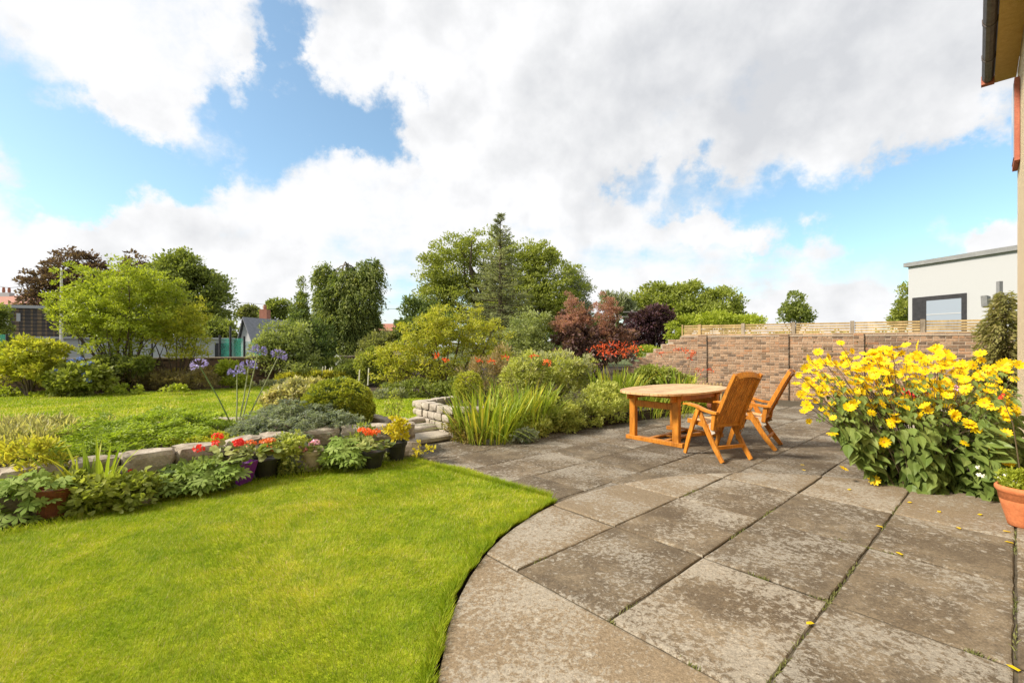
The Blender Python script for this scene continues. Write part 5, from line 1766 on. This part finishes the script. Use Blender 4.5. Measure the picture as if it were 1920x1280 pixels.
def round_mesh(k=10):
    V, Fc = [(0, 0, -.06)], []
    for i in range(k):
        a = .35 + (2 * math.pi - .7) * i / (k - 1) - math.pi + math.pi
        r = .5 * (1 + .05 * (-1) ** i)
        V.append((.35 - math.cos(a) * r * -1 * -1 + 0, math.sin(a) * r, .05 * math.sin(3 * a)))
    for i in range(k - 1):
        Fc.append((0, i + 1, i + 2))
    return mesh("leaf", np.array(V), Fc, M['roundleaf'])


LOBED, ROUND = lobed_mesh(), round_mesh()


def leafy(t, lobes, n, size, me, droop=.4, face=None, zmin=.02):
    """n single leaves over the surface of ellipsoids, turned outwards"""
    lob = np.array(lobes); w = lob[:, 3] * lob[:, 5]
    for i in range(n):
        l = lob[rng.choice(len(lob), p=w / w.sum())]
        d = rand_unit(1)[0]
        d[2] = abs(d[2]) * 1.0 - .25
        d[1] = -abs(d[1]) if random.random() < .8 else d[1]
        d = unit(d)
        p = l[:3] + d * l[3:6] * random.uniform(.75, 1.02)
        p[2] = max(p[2], zmin)
        a = unit(np.array((d[0], d[1], -droop + random.uniform(-.35, .35))) + rng.normal(0, .35, 3))
        nn = unit(np.array((d[0] * .5, d[1] * .5 - .1, .9)) + rng.normal(0, .22, 3))
        s = unit(np.cross(nn, a)); nn = np.cross(a, s)
        sc_ = size * random.uniform(.65, 1.2)
        R = Matrix(((a[0], s[0], nn[0], 0), (a[1], s[1], nn[1], 0), (a[2], s[2], nn[2], 0), (0, 0, 0, 1)))
        obj("leaf", me, t, Matrix.Translation(Vector(p) - t.location) @ R @ Matrix.Diagonal((sc_, sc_, sc_, 1)))


def pot(t, kind, c, r, hgt, square=False):
    b = MB()
    if square:
        k = 4
        a0 = .55
        rings = [(r * .62, 0), (r * 1.0, hgt), (r * .93, hgt), (r * .88, hgt - .03)]
        V, Fc = [], []
        for rr, z in rings:
            for j in range(4):
                an = a0 + j * math.pi / 2
                V.append((c[0] + rr * 1.2 * math.cos(an), c[1] + rr * 1.2 * math.sin(an), c[2] + z))
        Fc.append((3, 2, 1, 0))
        for i in range(3):
            for j in range(4):
                a, b2 = i * 4 + j, i * 4 + (j + 1) % 4
                Fc.append((a, b2, b2 + 4, a + 4))
        Fc.append((12, 13, 14, 15))
        b.add(V, Fc)
    else:
        b.lathe([(r * .66, 0), (r * .70, .01), (r * .90, hgt * .78), (r * 1.0, hgt * .80), (r * 1.03, hgt * .98), (r * .98, hgt), (r * .90, hgt), (r * .86, hgt - .03)], c, 24)
    b.build("pot", M[kind], t, smooth=False)
    MB().lathe([(r * .8, hgt - .045), (r * .5, hgt - .03), (.01, hgt - .028)], c, 12).build("compost", M['soil'], t)


GER = {k: [ball_flower(34, .045, .030, M[k], .7, "flower_head", .95) for _ in range(2)] for k in ('redpetal', 'orangepetal', 'pinkpetal')}


def flowers(t, heads, mat, base, Yv, sc_=1.0):
    for px, py in heads:
        q = W(px, py, Yv + random.uniform(-.05, .05))
        MB().tube(branch_pts(np.array(base), q, .05, 4), [.004, .0035, .003, .003], 5).build("flower_stem", M['stem'], t)
        obj("flower_head", random.choice(GER[mat]), t, Matrix.Translation(Vector(q) - t.location) @ Matrix.Rotation(px * 1.3, 4, 'Z') @ Matrix.Scale(sc_ * random.uniform(.85, 1.15), 4))


# left-hand corner: terracotta pot with lobed leaves
c = G(66, 978, -.01); c[1] += .16
t = thing("potted_plant", "old terracotta pot half hidden by big lobed leaves", "potted plant", c)
pot(t, 'terradark', c, .15, .24)
leafy(t, [(*(c + (-.26, -.10, .16)), .28, .18, .18), (*(c + (-.06, -.06, .30)), .24, .18, .10), (*(c + (-.48, -.16, .10)), .26, .18, .16), (*(c + (-.15, -.22, .05)), .16, .08, .08), (*(c + (.02, -.16, .16)), .12, .06, .06), (*(c + (-.75, -.25, .16)), .3, .2, .2)], 150, .105, LOBED)
# yellow spirea
q = W(70, 868, 4.1)
shrub("golden_spirea", "golden yellow leaved spirea against the rockery wall", "bush", [(q[0], q[1], q[2] + .06, .26, .2, .16), (q[0] - .18, q[1], q[2] + .12, .16, .15, .10), (q[0] + .12, q[1] - .1, q[2] - .08, .16, .14, .14)], 620, 60, .06, .065, .028, 'L_yellowgreen', shift=.35, base=(q[0], q[1], .0), stems=10, sr=.005, up=.5, tmpl=T_OVAL)
# green mint-like low plant
q = G(150, 965)
shrub("mint", "mound of small rounded green leaves at the lawn's edge before the iris", "plant", [(q[0], q[1] + .12, .14, .34, .18, .16), (q[0] + .25, q[1] + .22, .12, .26, .18, .14), (q[0] - .15, q[1] + .15, .18, .22, .14, .12), (q[0] + .1, q[1] + .25, .18, .3, .14, .10)], 1900, 130, .07, .06, .048, 'L_fresh', base=(q[0], q[1] + .15, 0), stems=10, sr=.004, bark='stem', up=.3, nup=.9, tmpl=T_OVAL, zmin=.01)
q = G(165, 950)
strap_clump("iris", "fan of long narrow iris leaves rising before the rockery wall", "plant", (q[0], q[1] + .02, 0), (.17, .08), 34, .45, .74, .25, 1.2, .35)
# small red geranium
q = G(225, 930)
t = thing("geranium", "small red geranium beside a flat rock at the lawn's edge", "plant", (q[0], q[1] + .15, 0))
leafy(t, [(q[0], q[1] + .2, .16, .16, .12, .12)], 24, .075, ROUND)
flowers(t, [(212, 899), (232, 900), (247, 884)], 'redpetal', (q[0], q[1] + .2, .05), q[1] + .1, 1.0)
q = G(247, 948)
tag(obj("rock", stone_mesh(.22, .16, .12, .14, 77, 4), None, Matrix.Translation(Vector((q[0], q[1] + .1, .03)))), "flat brown rock at the lawn's edge between leafy plants", "rock")
# big lobed foliage
q = G(335, 935)
t = thing("japanese_anemone", "broad mound of pale green lobed leaves left of the purple pot", "plant", (q[0], q[1] + .25, 0))
leafy(t, [(q[0] - .05, q[1] + .22, .11, .36, .20, .17), (q[0] + .14, q[1] + .32, .15, .26, .18, .15), (q[0] - .22, q[1] + .08, .08, .2, .14, .10)], 150, .11, LOBED)
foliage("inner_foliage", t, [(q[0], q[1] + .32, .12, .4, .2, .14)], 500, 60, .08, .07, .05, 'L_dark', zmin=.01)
# purple pot
c = G(436, 912); c[1] += .12
t = thing("potted_geranium", "square purple pot holding a red geranium", "potted plant", c)
pot(t, 'purple', c, .145, .22, True)
leafy(t, [(c[0], c[1], .30, .22, .16, .10), (c[0] - .12, c[1], .33, .16, .14, .08)], 46, .085, ROUND, .3, zmin=.2)
flowers(t, [(373, 841), (408, 819), (405, 831), (444, 831), (450, 830)], 'redpetal', (c[0], c[1], .2), c[1] - .02, 1.05)
# dark pot with orange geranium
c = G(482, 900); c[1] += .16
t = thing("potted_geranium", "black pot with an orange geranium beside the purple pot", "potted plant", c)
pot(t, 'blackpot', c, .15, .20)
leafy(t, [(c[0], c[1], .28, .22, .16, .11)], 40, .085, ROUND, .3, zmin=.18)
flowers(t, [(470, 832), (497, 829), (508, 826), (500, 842), (510, 845)], 'orangepetal', (c[0], c[1], .2), c[1] - .02, 1.0)
q = G(532, 893); 
shrub("lemon_balm", "upright yellow green herb between black pot and clay pot", "plant", [(q[0], q[1] + .12, .20, .15, .12, .20), (q[0] + .06, q[1] + .1, .36, .10, .1, .10), (q[0] - .1, q[1] + .14, .3, .12, .1, .12)], 750, 70, .05, .045, .032, 'L_hebe', base=(q[0], q[1] + .12, 0), stems=14, sr=.004, bark='stem', tmpl=T_OVAL, nup=.9)
c = G(577, 886); c[1] += .13
t = thing("potted_geranium", "beige clay pot with pink and white pelargoniums", "potted plant", c)
pot(t, 'beigepot', c, .125, .23)
leafy(t, [(c[0], c[1], .25, .12, .1, .05)], 30, .055, ROUND, .3, zmin=.2)
flowers(t, [(562, 841), (574, 843), (585, 832), (592, 829), (572, 849)], 'pinkpetal', (c[0], c[1], .2), c[1] - .02, .8)
q = G(632, 889)
t = thing("japanese_anemone", "clump of pale lobed leaves between clay pot and black pot", "plant", (q[0], q[1] + .2, 0))
leafy(t, [(q[0], q[1] + .18, .15, .24, .16, .15), (q[0] - .05, q[1] + .28, .30, .14, .12, .06)], 74, .11, LOBED)
foliage("inner_foliage", t, [(q[0], q[1] + .25, .12, .24, .16, .14)], 300, 40, .08, .07, .05, 'L_dark', zmin=.01)
q = G(668, 872); 
shrub("willowherb", "spindly green weed with a tall flower stalk against the rockery wall", "plant", [(q[0] - .06, q[1] + .3, .30, .14, .1, .14), (q[0] - .1, q[1] + .3, .2, .12, .1, .12)], 420, 40, .05, .06, .022, 'L_fresh', base=(q[0] - .05, q[1] + .3, 0), stems=8, sr=.004, bark='stem')
c = G(688, 882); c[1] += .17
t = thing("potted_geranium", "black pot with bronze edged leaves and orange red geranium flowers", "potted plant", c)
pot(t, 'blackpot', c, .16, .20)
leafy(t, [(c[0], c[1], .27, .22, .16, .10)], 44, .085, ROUND, .3, zmin=.18)
flowers(t, [(678, 806), (688, 808), (700, 812), (692, 814), (706, 809)], 'orangepetal', (c[0], c[1], .2), c[1], 1.0)
c = G(736, 868); c[1] += .15
t = thing("potted_shrub", "black pot with a yellow green leafy shrub beside the steps", "potted plant", c)
pot(t, 'blackpot', c, .14, .24)
foliage("foliage", t, [(c[0], c[1], .36, .15, .13, .10), (c[0] + .04, c[1], .45, .10, .1, .07)], 420, 50, .05, .05, .034, 'L_yellow', tmpl=T_OVAL, nup=.8)
q = G(785, 858, -.06)
shrub("weed", "small yellow green weed growing out of the paving by the lawn corner", "plant", [(q[0], q[1], .06, .06, .05, .12), (q[0] + .14, q[1], .05, .06, .05, .04)], 70, 12, .03, .045, .03, 'L_yellow', base=(q[0] - .02, q[1], -.06), stems=5, sr=.004, bark='stem', tmpl=T_OVAL)
shrub("low_plants", "dark low leaves filling the gaps between the flower pots", "plant", [(-2.55, 5.15, .05, .5, .12, .08), (-1.9, 5.6, .05, .4, .12, .08), (-3.5, 4.35, .05, .4, .15, .1)], 1500, 110, .06, .05, .035, 'L_mid', base=(-2.5, 5.15, 0), stems=0, zmin=.005)

# ================================================================== YELLOW DAISY BUSH
def daisy_mesh(np_=11, cup=.1):
    V, Fc, mi = [], [], []
    for k in range(np_):
        a = 2 * math.pi * k / np_ + random.uniform(-.1, .1)
        c, s = math.cos(a), math.sin(a)
        L = .5 * random.uniform(.85, 1.05); tw = random.uniform(-.03, .03)
        o = len(V)
        for r, w, z in ((.07, .05, 0), (.24, .085, cup * .35), (.40, .075, cup * .7 + tw), (L, .0, cup + tw)):
            if w:
                V += [(c * r + s * w, s * r - c * w, z), (c * r - s * w, s * r + c * w, z + tw)]
            else:
                V.append((c * r, s * r, z))
        Fc += [(o, o + 2, o + 3, o + 1), (o + 2, o + 4, o + 5, o + 3), (o + 4, o + 6, o + 5)]
        mi += [0, 0, 0]
    o = len(V)
    for r, z in ((.10, .005), (.075, .05)):
        for j in range(8):
            V.append((math.cos(j * .785) * r, math.sin(j * .785) * r, z))
    V.append((0, 0, .062))
    for j in range(8):
        b2 = (j + 1) % 8
        Fc += [(o + j, o + b2, o + 8 + b2, o + 8 + j), (o + 8 + j, o + 8 + b2, o + 16)]
        mi += [1, 1]
    return mesh("flower_head", np.array(V), Fc, [M['yellowpetal'], M['disc']], midx=mi)


DAISY = [daisy_mesh(random.choice((10, 11, 12)), c_) for c_ in (.05, .12, .18, .24, -.05)]


def ovate_mesh(bend):
    V, Fc = [], []
    prof = [(0, .0), (.12, .20), (.32, .30), (.55, .26), (.78, .14), (1.0, 0)]
    for t, w in prof:
        z = -bend * t * t
        V += [(t, -w, z + .05 * (w > 0)), (t, 0, z), (t, w, z + .05 * (w > 0))]
    for i in range(5):
        a = i * 3
        Fc += [(a, a + 3, a + 4, a + 1), (a + 1, a + 4, a + 5, a + 2)]
    me = mesh("leaf", np.array(V), Fc, M['daisyleaf'])
    return me, np.array(V), Fc


OV = [ovate_mesh(b_) for b_ in (.1, .25, .45)]
db = thing("perennial_sunflower", "tall bush of yellow daisy flowers over broad dark leaves by the house wall", "flowering bush", (4.05, 4.62, 0))


def bush_front(px, py):
    """depth of the bush's near face at a photo point: it leans away to the left"""
    f_ = min(max((1900 - px) / 420, 0), 1)
    Yv = 4.18 + .75 * f_
    Yv += .35 * max(0, (760 - py) / 110)
    return Yv


heads = []
for px, py in ((1500, 700), (1518, 672), (1492, 720), (1512, 690), (1534, 660), (1552, 668), (1576, 642), (1502, 740), (1512, 758), (1535, 742), (1562, 783), (1604, 832), (1634, 774), (1657, 828), (1671, 796), (1560, 812), (1640, 900), (1582, 878),
               (1824, 684), (1885, 690), (1838, 705), (1808, 715), (1870, 712), (1788, 780), (1809, 830), (1820, 797), (1830, 802), (1886, 812), (1862, 838), (1888, 868), (1850, 690), (1862, 725), (1814, 790), (1860, 762), (1885, 770), (1878, 786), (1735, 762), (1845, 755), (1640, 665), (1655, 655), (1675, 662), (1615, 735), (1590, 765)):
    heads.append((px, py, 0))
while len(heads) < 470:
    px = random.triangular(1500, 1912, 1660) if random.random() < .6 else random.uniform(1505, 1910)
    f_ = (px - 1490) / 420
    top = 690 - 45 * math.sin(min(f_ * 2.2, 1) * math.pi * .5) + 20 * max(0, f_ - .55) / .45 + (25 if .7 < f_ < .8 else 0)
    bot = 760 + 40 * f_
    bot += 30
    py = top + (bot - top) * random.betavariate(1.25, 1.7)
    heads.append((px + random.gauss(0, 4), py, random.uniform(0, .75)))
sm = MB()
xV, xF, xM, xo = [], [], [], 0
for hi_, (px, py, dd) in enumerate(heads):
    if hi_ >= 300:
        dd += .15
    Yv = bush_front(px, py) + dd
    q = W(px, py, Yv)
    rr = np.dot(q[:2], hn) if True else 0
    if rr > .30:                                   # keep clear of the house wall
        q[:2] -= hn * (rr - .30)
    f_ = (q[0] - 3.0) / 2.0
    base = np.array((3.85 + .7 * min(max(f_, 0), 1), 4.6 + random.uniform(0, .4), 0)) + np.array((random.uniform(-.1, .1), 0, 0))
    if q[2] > .35 and (hi_ < 45 or random.random() < .33):
        mid = (base + q) / 2 + np.array((.0, .0, .12))
        s_ = MB()
        sm.tube([base, base * .55 + mid * .45 + np.array((0, 0, .08)), mid, q * .75 + mid * .25, q - np.array((0, 0, .02))], [.005, .0045, .004, .003, .0025], 4)
    nrm = unit(np.array((-.25, -.55, .75)) + rng.normal(0, .42, 3))
    rot = Vector((0, 0, 1)).rotation_difference(Vector(nrm)).to_matrix().to_4x4()
    sz = random.uniform(.088, .138) * (1.0 if px > 1700 else .95)
    if hi_ >= 300:
        me = random.choice(DAISY)
        vv = np.array([v.co for v in me.vertices]) * sz
        R3 = np.array(rot.to_3x3())
        xV.append(vv @ R3.T + q); xF.extend([tuple(i + xo for i in p.vertices) for p in me.polygons]); xM.extend([p.material_index for p in me.polygons]); xo += len(vv)
        continue
    obj("flower_head", random.choice(DAISY), db, Matrix.Translation(Vector(q) - db.location) @ rot @ Matrix.Rotation(random.uniform(0, 6), 4, 'Z') @ Matrix.Scale(sz, 4))
stuff(part("blossom_mass", np.concatenate(xV), xF, [M['yellowpetal'], M['disc']], db, midx=xM))
stuff(sm.build("stem_cluster", M['stemdark'], db))
bud = MB().lathe([(.001, 0), (.008, .004), (.011, .014), (.006, .022)], (0, 0, 0), 6).me("bud", M['stemdark'])
for k in range(34):
    px, py = random.uniform(1500, 1750), random.uniform(636, 690)
    q = W(px, py, bush_front(px, py) + random.uniform(.1, .6))
    obj("bud", bud, db, Matrix.Translation(Vector(q) - db.location))


def leaf_frame(q, a, nn):
    a = unit(a); s = unit(np.cross(nn, a)); nn = np.cross(a, s)
    return Matrix(((a[0], s[0], nn[0], 0), (a[1], s[1], nn[1], 0), (a[2], s[2], nn[2], 0), (0, 0, 0, 1)))


SV, SF, SR = [], [], []
off = 0
for k in range(3000):
    indiv = k < 300
    high = k >= 2400
    f_ = random.random()
    px = 1565 + 345 * f_
    low = min(940, 800 + (px - 1560) * 1.35)
    top = 740 if not indiv else 770
    u_ = random.random() ** .8
    py = top + (low - top) * u_
    if high:
        px = random.uniform(1530, 1905); py = random.uniform(700, 790)
    depth = random.uniform(0, .10) if indiv else random.uniform(.08, .65)
    Yb = bush_front(px, max(py, 760)) + .10 * math.sin(px * .05) + depth
    if px < 1640 and py < 800:
        Yb += .1
    q = W(px, py, Yb)
    q[2] = max(q[2], .03)
    rr = np.dot(q[:2], hn)
    if rr > .33:
        q[:2] -= hn * (rr - .33)
    a = np.array((random.uniform(-.9, .5), -.75, random.uniform(-.9, .1)))
    nn = np.array((random.uniform(-.35, .35), -.55, .8)) + rng.normal(0, .2, 3)
    sc_ = random.uniform(.09, .175) * (1.05 - .3 * (py < 800)) * (.62 if high else 1)
    me, vv, ff = random.choice(OV)
    R = leaf_frame(q, a, nn) @ Matrix.Diagonal((sc_, sc_ * .95, sc_, 1))
    if indiv:
        obj("leaf", me, db, Matrix.Translation(Vector(q) - db.location) @ R)
    else:
        R3 = np.array(R.to_3x3())
        SV.append(vv @ R3.T + q); SF.extend([tuple(i + off for i in f) for f in ff]); off += len(vv); SR.extend([random.betavariate(2, 2)] * len(vv))
stuff(part("foliage", np.concatenate(SV), SF, M['daisyleafj'], db, rnd=SR))
# dropped petals on the paving
pm = mesh("petal", *(lambda: (np.array([(0, -.01, .003), (.03, -.012, .006), (.045, 0, .003), (.03, .012, .006), (0, .01, .003)]), [(0, 1, 2, 3, 4)]))(), M['yellowpetal'])
for px, py in ((1703, 942), (1692, 1040), (1795, 988), (1900, 1018), (1894, 997), (1524, 1167), (1655, 988), (1501, 871), (1510, 882), (1912, 1258), (1590, 918), (1760, 960), (1835, 965)):
    z = .004 if py > 905 else -.058
    q = G(px, py, z)
    tag(obj("petal", pm, None, Matrix.Translation(Vector(q)) @ Matrix.Rotation(px, 4, 'Z')), "fallen yellow petal lying on the paving", "petal", "petals on the paving")

# pot at the foot of the house wall
c = np.array((*(hu * 5.4 + hn * .255), 0))
t = thing("potted_plant", "large terracotta pot of mossy green plants against the house wall", "potted plant", c)
MB().lathe([(r_ * .73, z_ * 1.0) for r_, z_ in [(.10, 0), (.115, .01), (.125, .05), (.165, .16), (.178, .205), (.176, .212), (.184, .215), (.192, .262), (.20, .266), (.215, .285), (.214, .305), (.20, .318), (.183, .312), (.18, .28)]], c, 40).build("pot", M['terracotta'], t, smooth=True)
foliage("foliage", t, [(c[0], c[1], .31, .115, .115, .05), (c[0] - .02, c[1] + .03, .36, .09, .09, .08)], 1500, 150, .03, .03, .016, 'L_lime', up=.9)
wme = ball_flower(14, .004, .018, M['whitepetal'], .4, "flower")
for k in range(9):
    q = c + np.array((random.uniform(-.26, -.02), random.uniform(-.05, .2), .33 + random.uniform(0, .1)))
    obj("flower", wme, t, Matrix.Translation(Vector(q) - t.location))
b = MB(); q = W(1912, 745, 3.9)
b.tube([c + np.array((0, 0, .3)), c + np.array((-.02, .05, .8)), c + np.array((-.07, .1, 1.05))], [.005, .004, .002], 5); b.build("stem", M['stemdark'], t)
for k in range(3):
    obj("flower_head", GER['redpetal'][0], t, Matrix.Translation(Vector(c + np.array((-.07 + random.uniform(-.03, .04), .1, 1.0 + k * .015))) - t.location) @ Matrix.Scale(.26, 4))
# pots glimpsed behind the daisies
for (px, Yv, r, hgt, kind, fl, lab) in ((1715, 7.6, .26, .42, 'granite', 'redpetal', "grey planter with red flowers half hidden behind the yellow daisies"), (1790, 8.2, .2, .4, 'granite', 'pinkpetal', "grey planter with pink flowers half hidden behind the yellow daisies")):
    c = np.array((*W(px, 0, Yv)[:2], -.06))
    t = thing("potted_plant", lab, "potted plant", c)
    pot(t, kind, c, r, hgt)
    foliage("foliage", t, [(c[0], c[1], hgt + .06, r, r, .14)], 600, 50, .06, .06, .04, 'L_fresh')
    for k in range(6):
        q = c + np.array((random.uniform(-r, r), random.uniform(-r, r), hgt + .22 + random.uniform(0, .12)))
        obj("flower_head", GER[fl][k % 2], t, Matrix.Translation(Vector(q) - t.location) @ Matrix.Scale(1.5, 4))

# ================================================================== TABLE AND CHAIRS
PZ = -.059
tv = np.array((.76, .65)); trz = math.atan2(tv[1], tv[0])
table = thing("garden_table", "oval teak garden table with slatted top and trestle legs", "table", (2.66, 7.40, PZ), trz)
table.scale = (1.07, 1.04, 1.08)


def tpart(name, b, mat, parent, smooth=False):
    return obj(name, b.me(name, M[mat], smooth), parent)


ta_, tb2, pw = 1.02, .60, 2.5
npl = 12
for k in range(npl):
    y0, y1 = -tb2 + 2 * tb2 * k / npl + .003, -tb2 + 2 * tb2 * (k + 1) / npl - .003
    ys = np.linspace(y0, y1, 5)
    xe = [ta_ * max(0.02, 1 - (abs(y) / tb2) ** pw) ** (1 / pw) for y in ys]
    poly = [(-x, y) for x, y in zip(xe, ys)] + [(x, y) for x, y in zip(xe[::-1], ys[::-1])]
    poly = poly[::-1]
    b = MB(); b.prism(poly, .715, .742 + random.uniform(-.001, .001))
    tpart("plank", b, 'woodtop', table)
for sx in (-1, 1):
    x = sx * .57
    tpart("runner", MB().sweep([(x, -.47, .03), (x, .47, .03)], (1, 0, 0), .045, .03), 'wood', table)
    for sy in (-1, 1):
        tpart("leg", MB().sweep([(x, sy * .36, .055), (x, sy * .36, .655)], (1, 0, 0), .038, .05), 'wood', table)
    tpart("top_rail", MB().sweep([(x, -.45, .685), (x, .45, .685)], (1, 0, 0), .03, .03), 'wood', table)
    tpart("cross_rail", MB().sweep([(x, -.32, .54), (x, .32, .54)], (1, 0, 0), .018, .045), 'wood', table)
for sy in (-1, 1):
    tpart("apron", MB().sweep([(-.72, sy * .36, .66), (.72, sy * .36, .66)], (0, 1, 0), .014, .05), 'wood', table)
for sy in (-1, 1):
    tpart("stretcher", MB().sweep([(-.53, sy * .13, .03), (.53, sy * .13, .03)], (0, 1, 0), .03, .016), 'wood', table)
for x in (-.08, .08):
    tpart("brace", MB().sweep([(x, -.10, .03), (x, .10, .03)], (1, 0, 0), .03, .014), 'wood', table)


def make_chair(label, loc, fwd):
    rz = math.atan2(fwd[1], fwd[0]) - math.pi / 2
    t = thing("garden_chair", label, "chair", (loc[0], loc[1], PZ), rz, "reclining chairs at the table")
    t.scale = (1.03, 1.03, 1.04)
    bx_ = (1, 0, 0)
    curve = lambda s: (-.10 - .115 * s - .24 * s * s - .05 * math.sin(s * 3.1), .36 + .73 * s)      # back line, s 0..1
    for sx in (-1, 1):
        x = sx * .27
        tpart("leg", MB().sweep([(x, .08, .615), (x, .17, .42), (x, .255, .2), (x, .315, .0)], bx_, .014, [.028, .032, .03, .024]), 'wood', t)
        tpart("leg", MB().sweep([(x + sx * -.03, .10, .615), (x + sx * -.03, .0, .42), (x + sx * -.03, -.16, .17), (x + sx * -.03, -.29, .0)], bx_, .014, [.026, .034, .034, .026]), 'wood', t)
        arm = MB().sweep([(x, .34, .655), (x, .26, .668), (x, .12, .655), (x, -.04, .615), (x, -.16, .60), (x, -.24, .602)], bx_, [.022, .032, .032, .028, .024, .022], [.010, .014, .016, .018, .018, .015])
        tpart("armrest", arm, 'wood', t)
        tpart("arm_support", MB().sweep([(x * .93, -.17, .60), (x * .93, -.14, .38)], bx_, .014, .026), 'wood', t)
        xs = sx * .215
        tpart("back_stile", MB().sweep([(xs, *curve(s)) for s in np.linspace(-.08, 1, 9)], bx_, .016, [.030, .030, .029, .028, .027, .026, .025, .024, .022]), 'wood', t)
        tpart("seat_rail", MB().sweep([(sx * .225, .31, .435), (sx * .225, .1, .425), (sx * .225, -.16, .385)], bx_, .012, .028), 'wood', t)
    tp_ = curve(.965)
    tpart("top_rail", MB().sweep([(-.205, tp_[0], tp_[1] - .012), (-.1, tp_[0] - .005, tp_[1] + .012), (0, tp_[0] - .006, tp_[1] + .018), (.1, tp_[0] - .005, tp_[1] + .012), (.205, tp_[0], tp_[1] - .012)], (0, .42, .9), .038, .012), 'wood', t)
    lo = curve(.10)
    tpart("bottom_rail", MB().sweep([(-.205, *lo), (.205, *lo)], (0, .25, .97), .028, .012), 'wood', t)
    for k in range(10):
        x = -.178 + .356 * k / 9
        tpart("back_slat", MB().sweep([(x, *curve(s)) for s in np.linspace(.12, .94, 7)], bx_, .0145, .007), 'wood', t)
    for k in range(8):
        x = -.19 + .38 * k / 7
        tpart("seat_slat", MB().sweep([(x, .315, .455), (x, .18, .45), (x, 0, .43), (x, -.12, .412)], bx_, .021, .008), 'woodtop', t)
    tpart("seat_front_rail", MB().sweep([(-.215, .30, .43), (.215, .30, .43)], (0, 1, 0), .014, .022), 'wood', t)
    tpart("stretcher", MB().sweep([(-.23, -.185, .16), (.23, -.185, .16)], (0, 1, 0), .012, .022), 'wood', t)
    tpart("stretcher", MB().sweep([(-.26, .235, .25), (.26, .235, .25)], (0, 1, 0), .012, .02), 'wood', t)
    for sx in (-1, 1):
        tpart("hinge_plate", MB().sweep([(sx * .243, -.10, .44), (sx * .243, -.15, .33)], bx_, .004, .03), 'granite', t)
    return t


make_chair("teak reclining chair seen from behind at the long side of the table", (2.80, 6.14), (-.37, .93))
make_chair("teak reclining chair turned side on between its twin and the yellow daisies", (3.68, 6.84), (-.78, .63))

# small things behind the table
oc = G(1334, 776, PZ)
t = thing("garden_ornament", "small round brown ornament on dark legs behind the table", "ornament", oc)
MB().lathe([(.01, .10), (.06, .11), (.095, .16), (.10, .20), (.085, .24), (.05, .27), (.03, .285), (.035, .30)], oc, 14).build("body", M['terradark'], t, smooth=True)
for a in (0, 2.1, 4.2):
    MB().tube([oc + np.array((math.cos(a) * .09, math.sin(a) * .09, 0)), oc + np.array((math.cos(a) * .06, math.sin(a) * .06, .14))], .012, 6).build("leg", M['black'], t)
le = thing("log_edging", "row of short pale wooden pegs edging the border behind the table", "edging", W(1335, 738, 11.3))
for k in range(6):
    q = W(1320 + k * 6.5, 716, 11.3 - k * .02)
    MB().lathe([(.03, 0), (.03, q[2] - .03), (.018, q[2])], (q[0], q[1], -.02), 8).build("peg", M['fence'], le)
# moss and grass growing in the joints of the terrace
P = []
for (u0, n0, u1, n1, k) in ((1.9, -.70, 5.6, -.70, 260), (1.96, -1.42, 4.4, -1.42, 120), (0, 0.0, 6, 0.0, 240), (3.02, -1.4, 3.02, 0, 90), (4.04, -1.4, 4.04, 0, 60), (1.96, -2.1, 1.96, -.7, 60), (1.96, -2.13, 5, -2.13, 60)):
    c0 = rng.random(max(3, k // 24)); 
    tt = np.clip(rng.choice(c0, k) + rng.normal(0, .018, k), 0, 1)
    for x in tt:
        P.append(U(u0 + (u1 - u0) * x, n0 + (n1 - n0) * x) + np.array((random.uniform(-.006, .006), random.uniform(-.006, .006), -.02)))
P = np.array(P); n = len(P)
A = np.column_stack([rng.normal(0, .6, n), rng.normal(0, .6, n), np.ones(n)])
V, Fc, r = leaves(P, A, rand_unit(n), rng.uniform(.015, .04, n), .006, T_DIA)
tag(stuff(part("joint_moss", V, Fc, M['L_olive'], rnd=r)), "tufts of moss and grass in the joints of the round terrace", "moss")
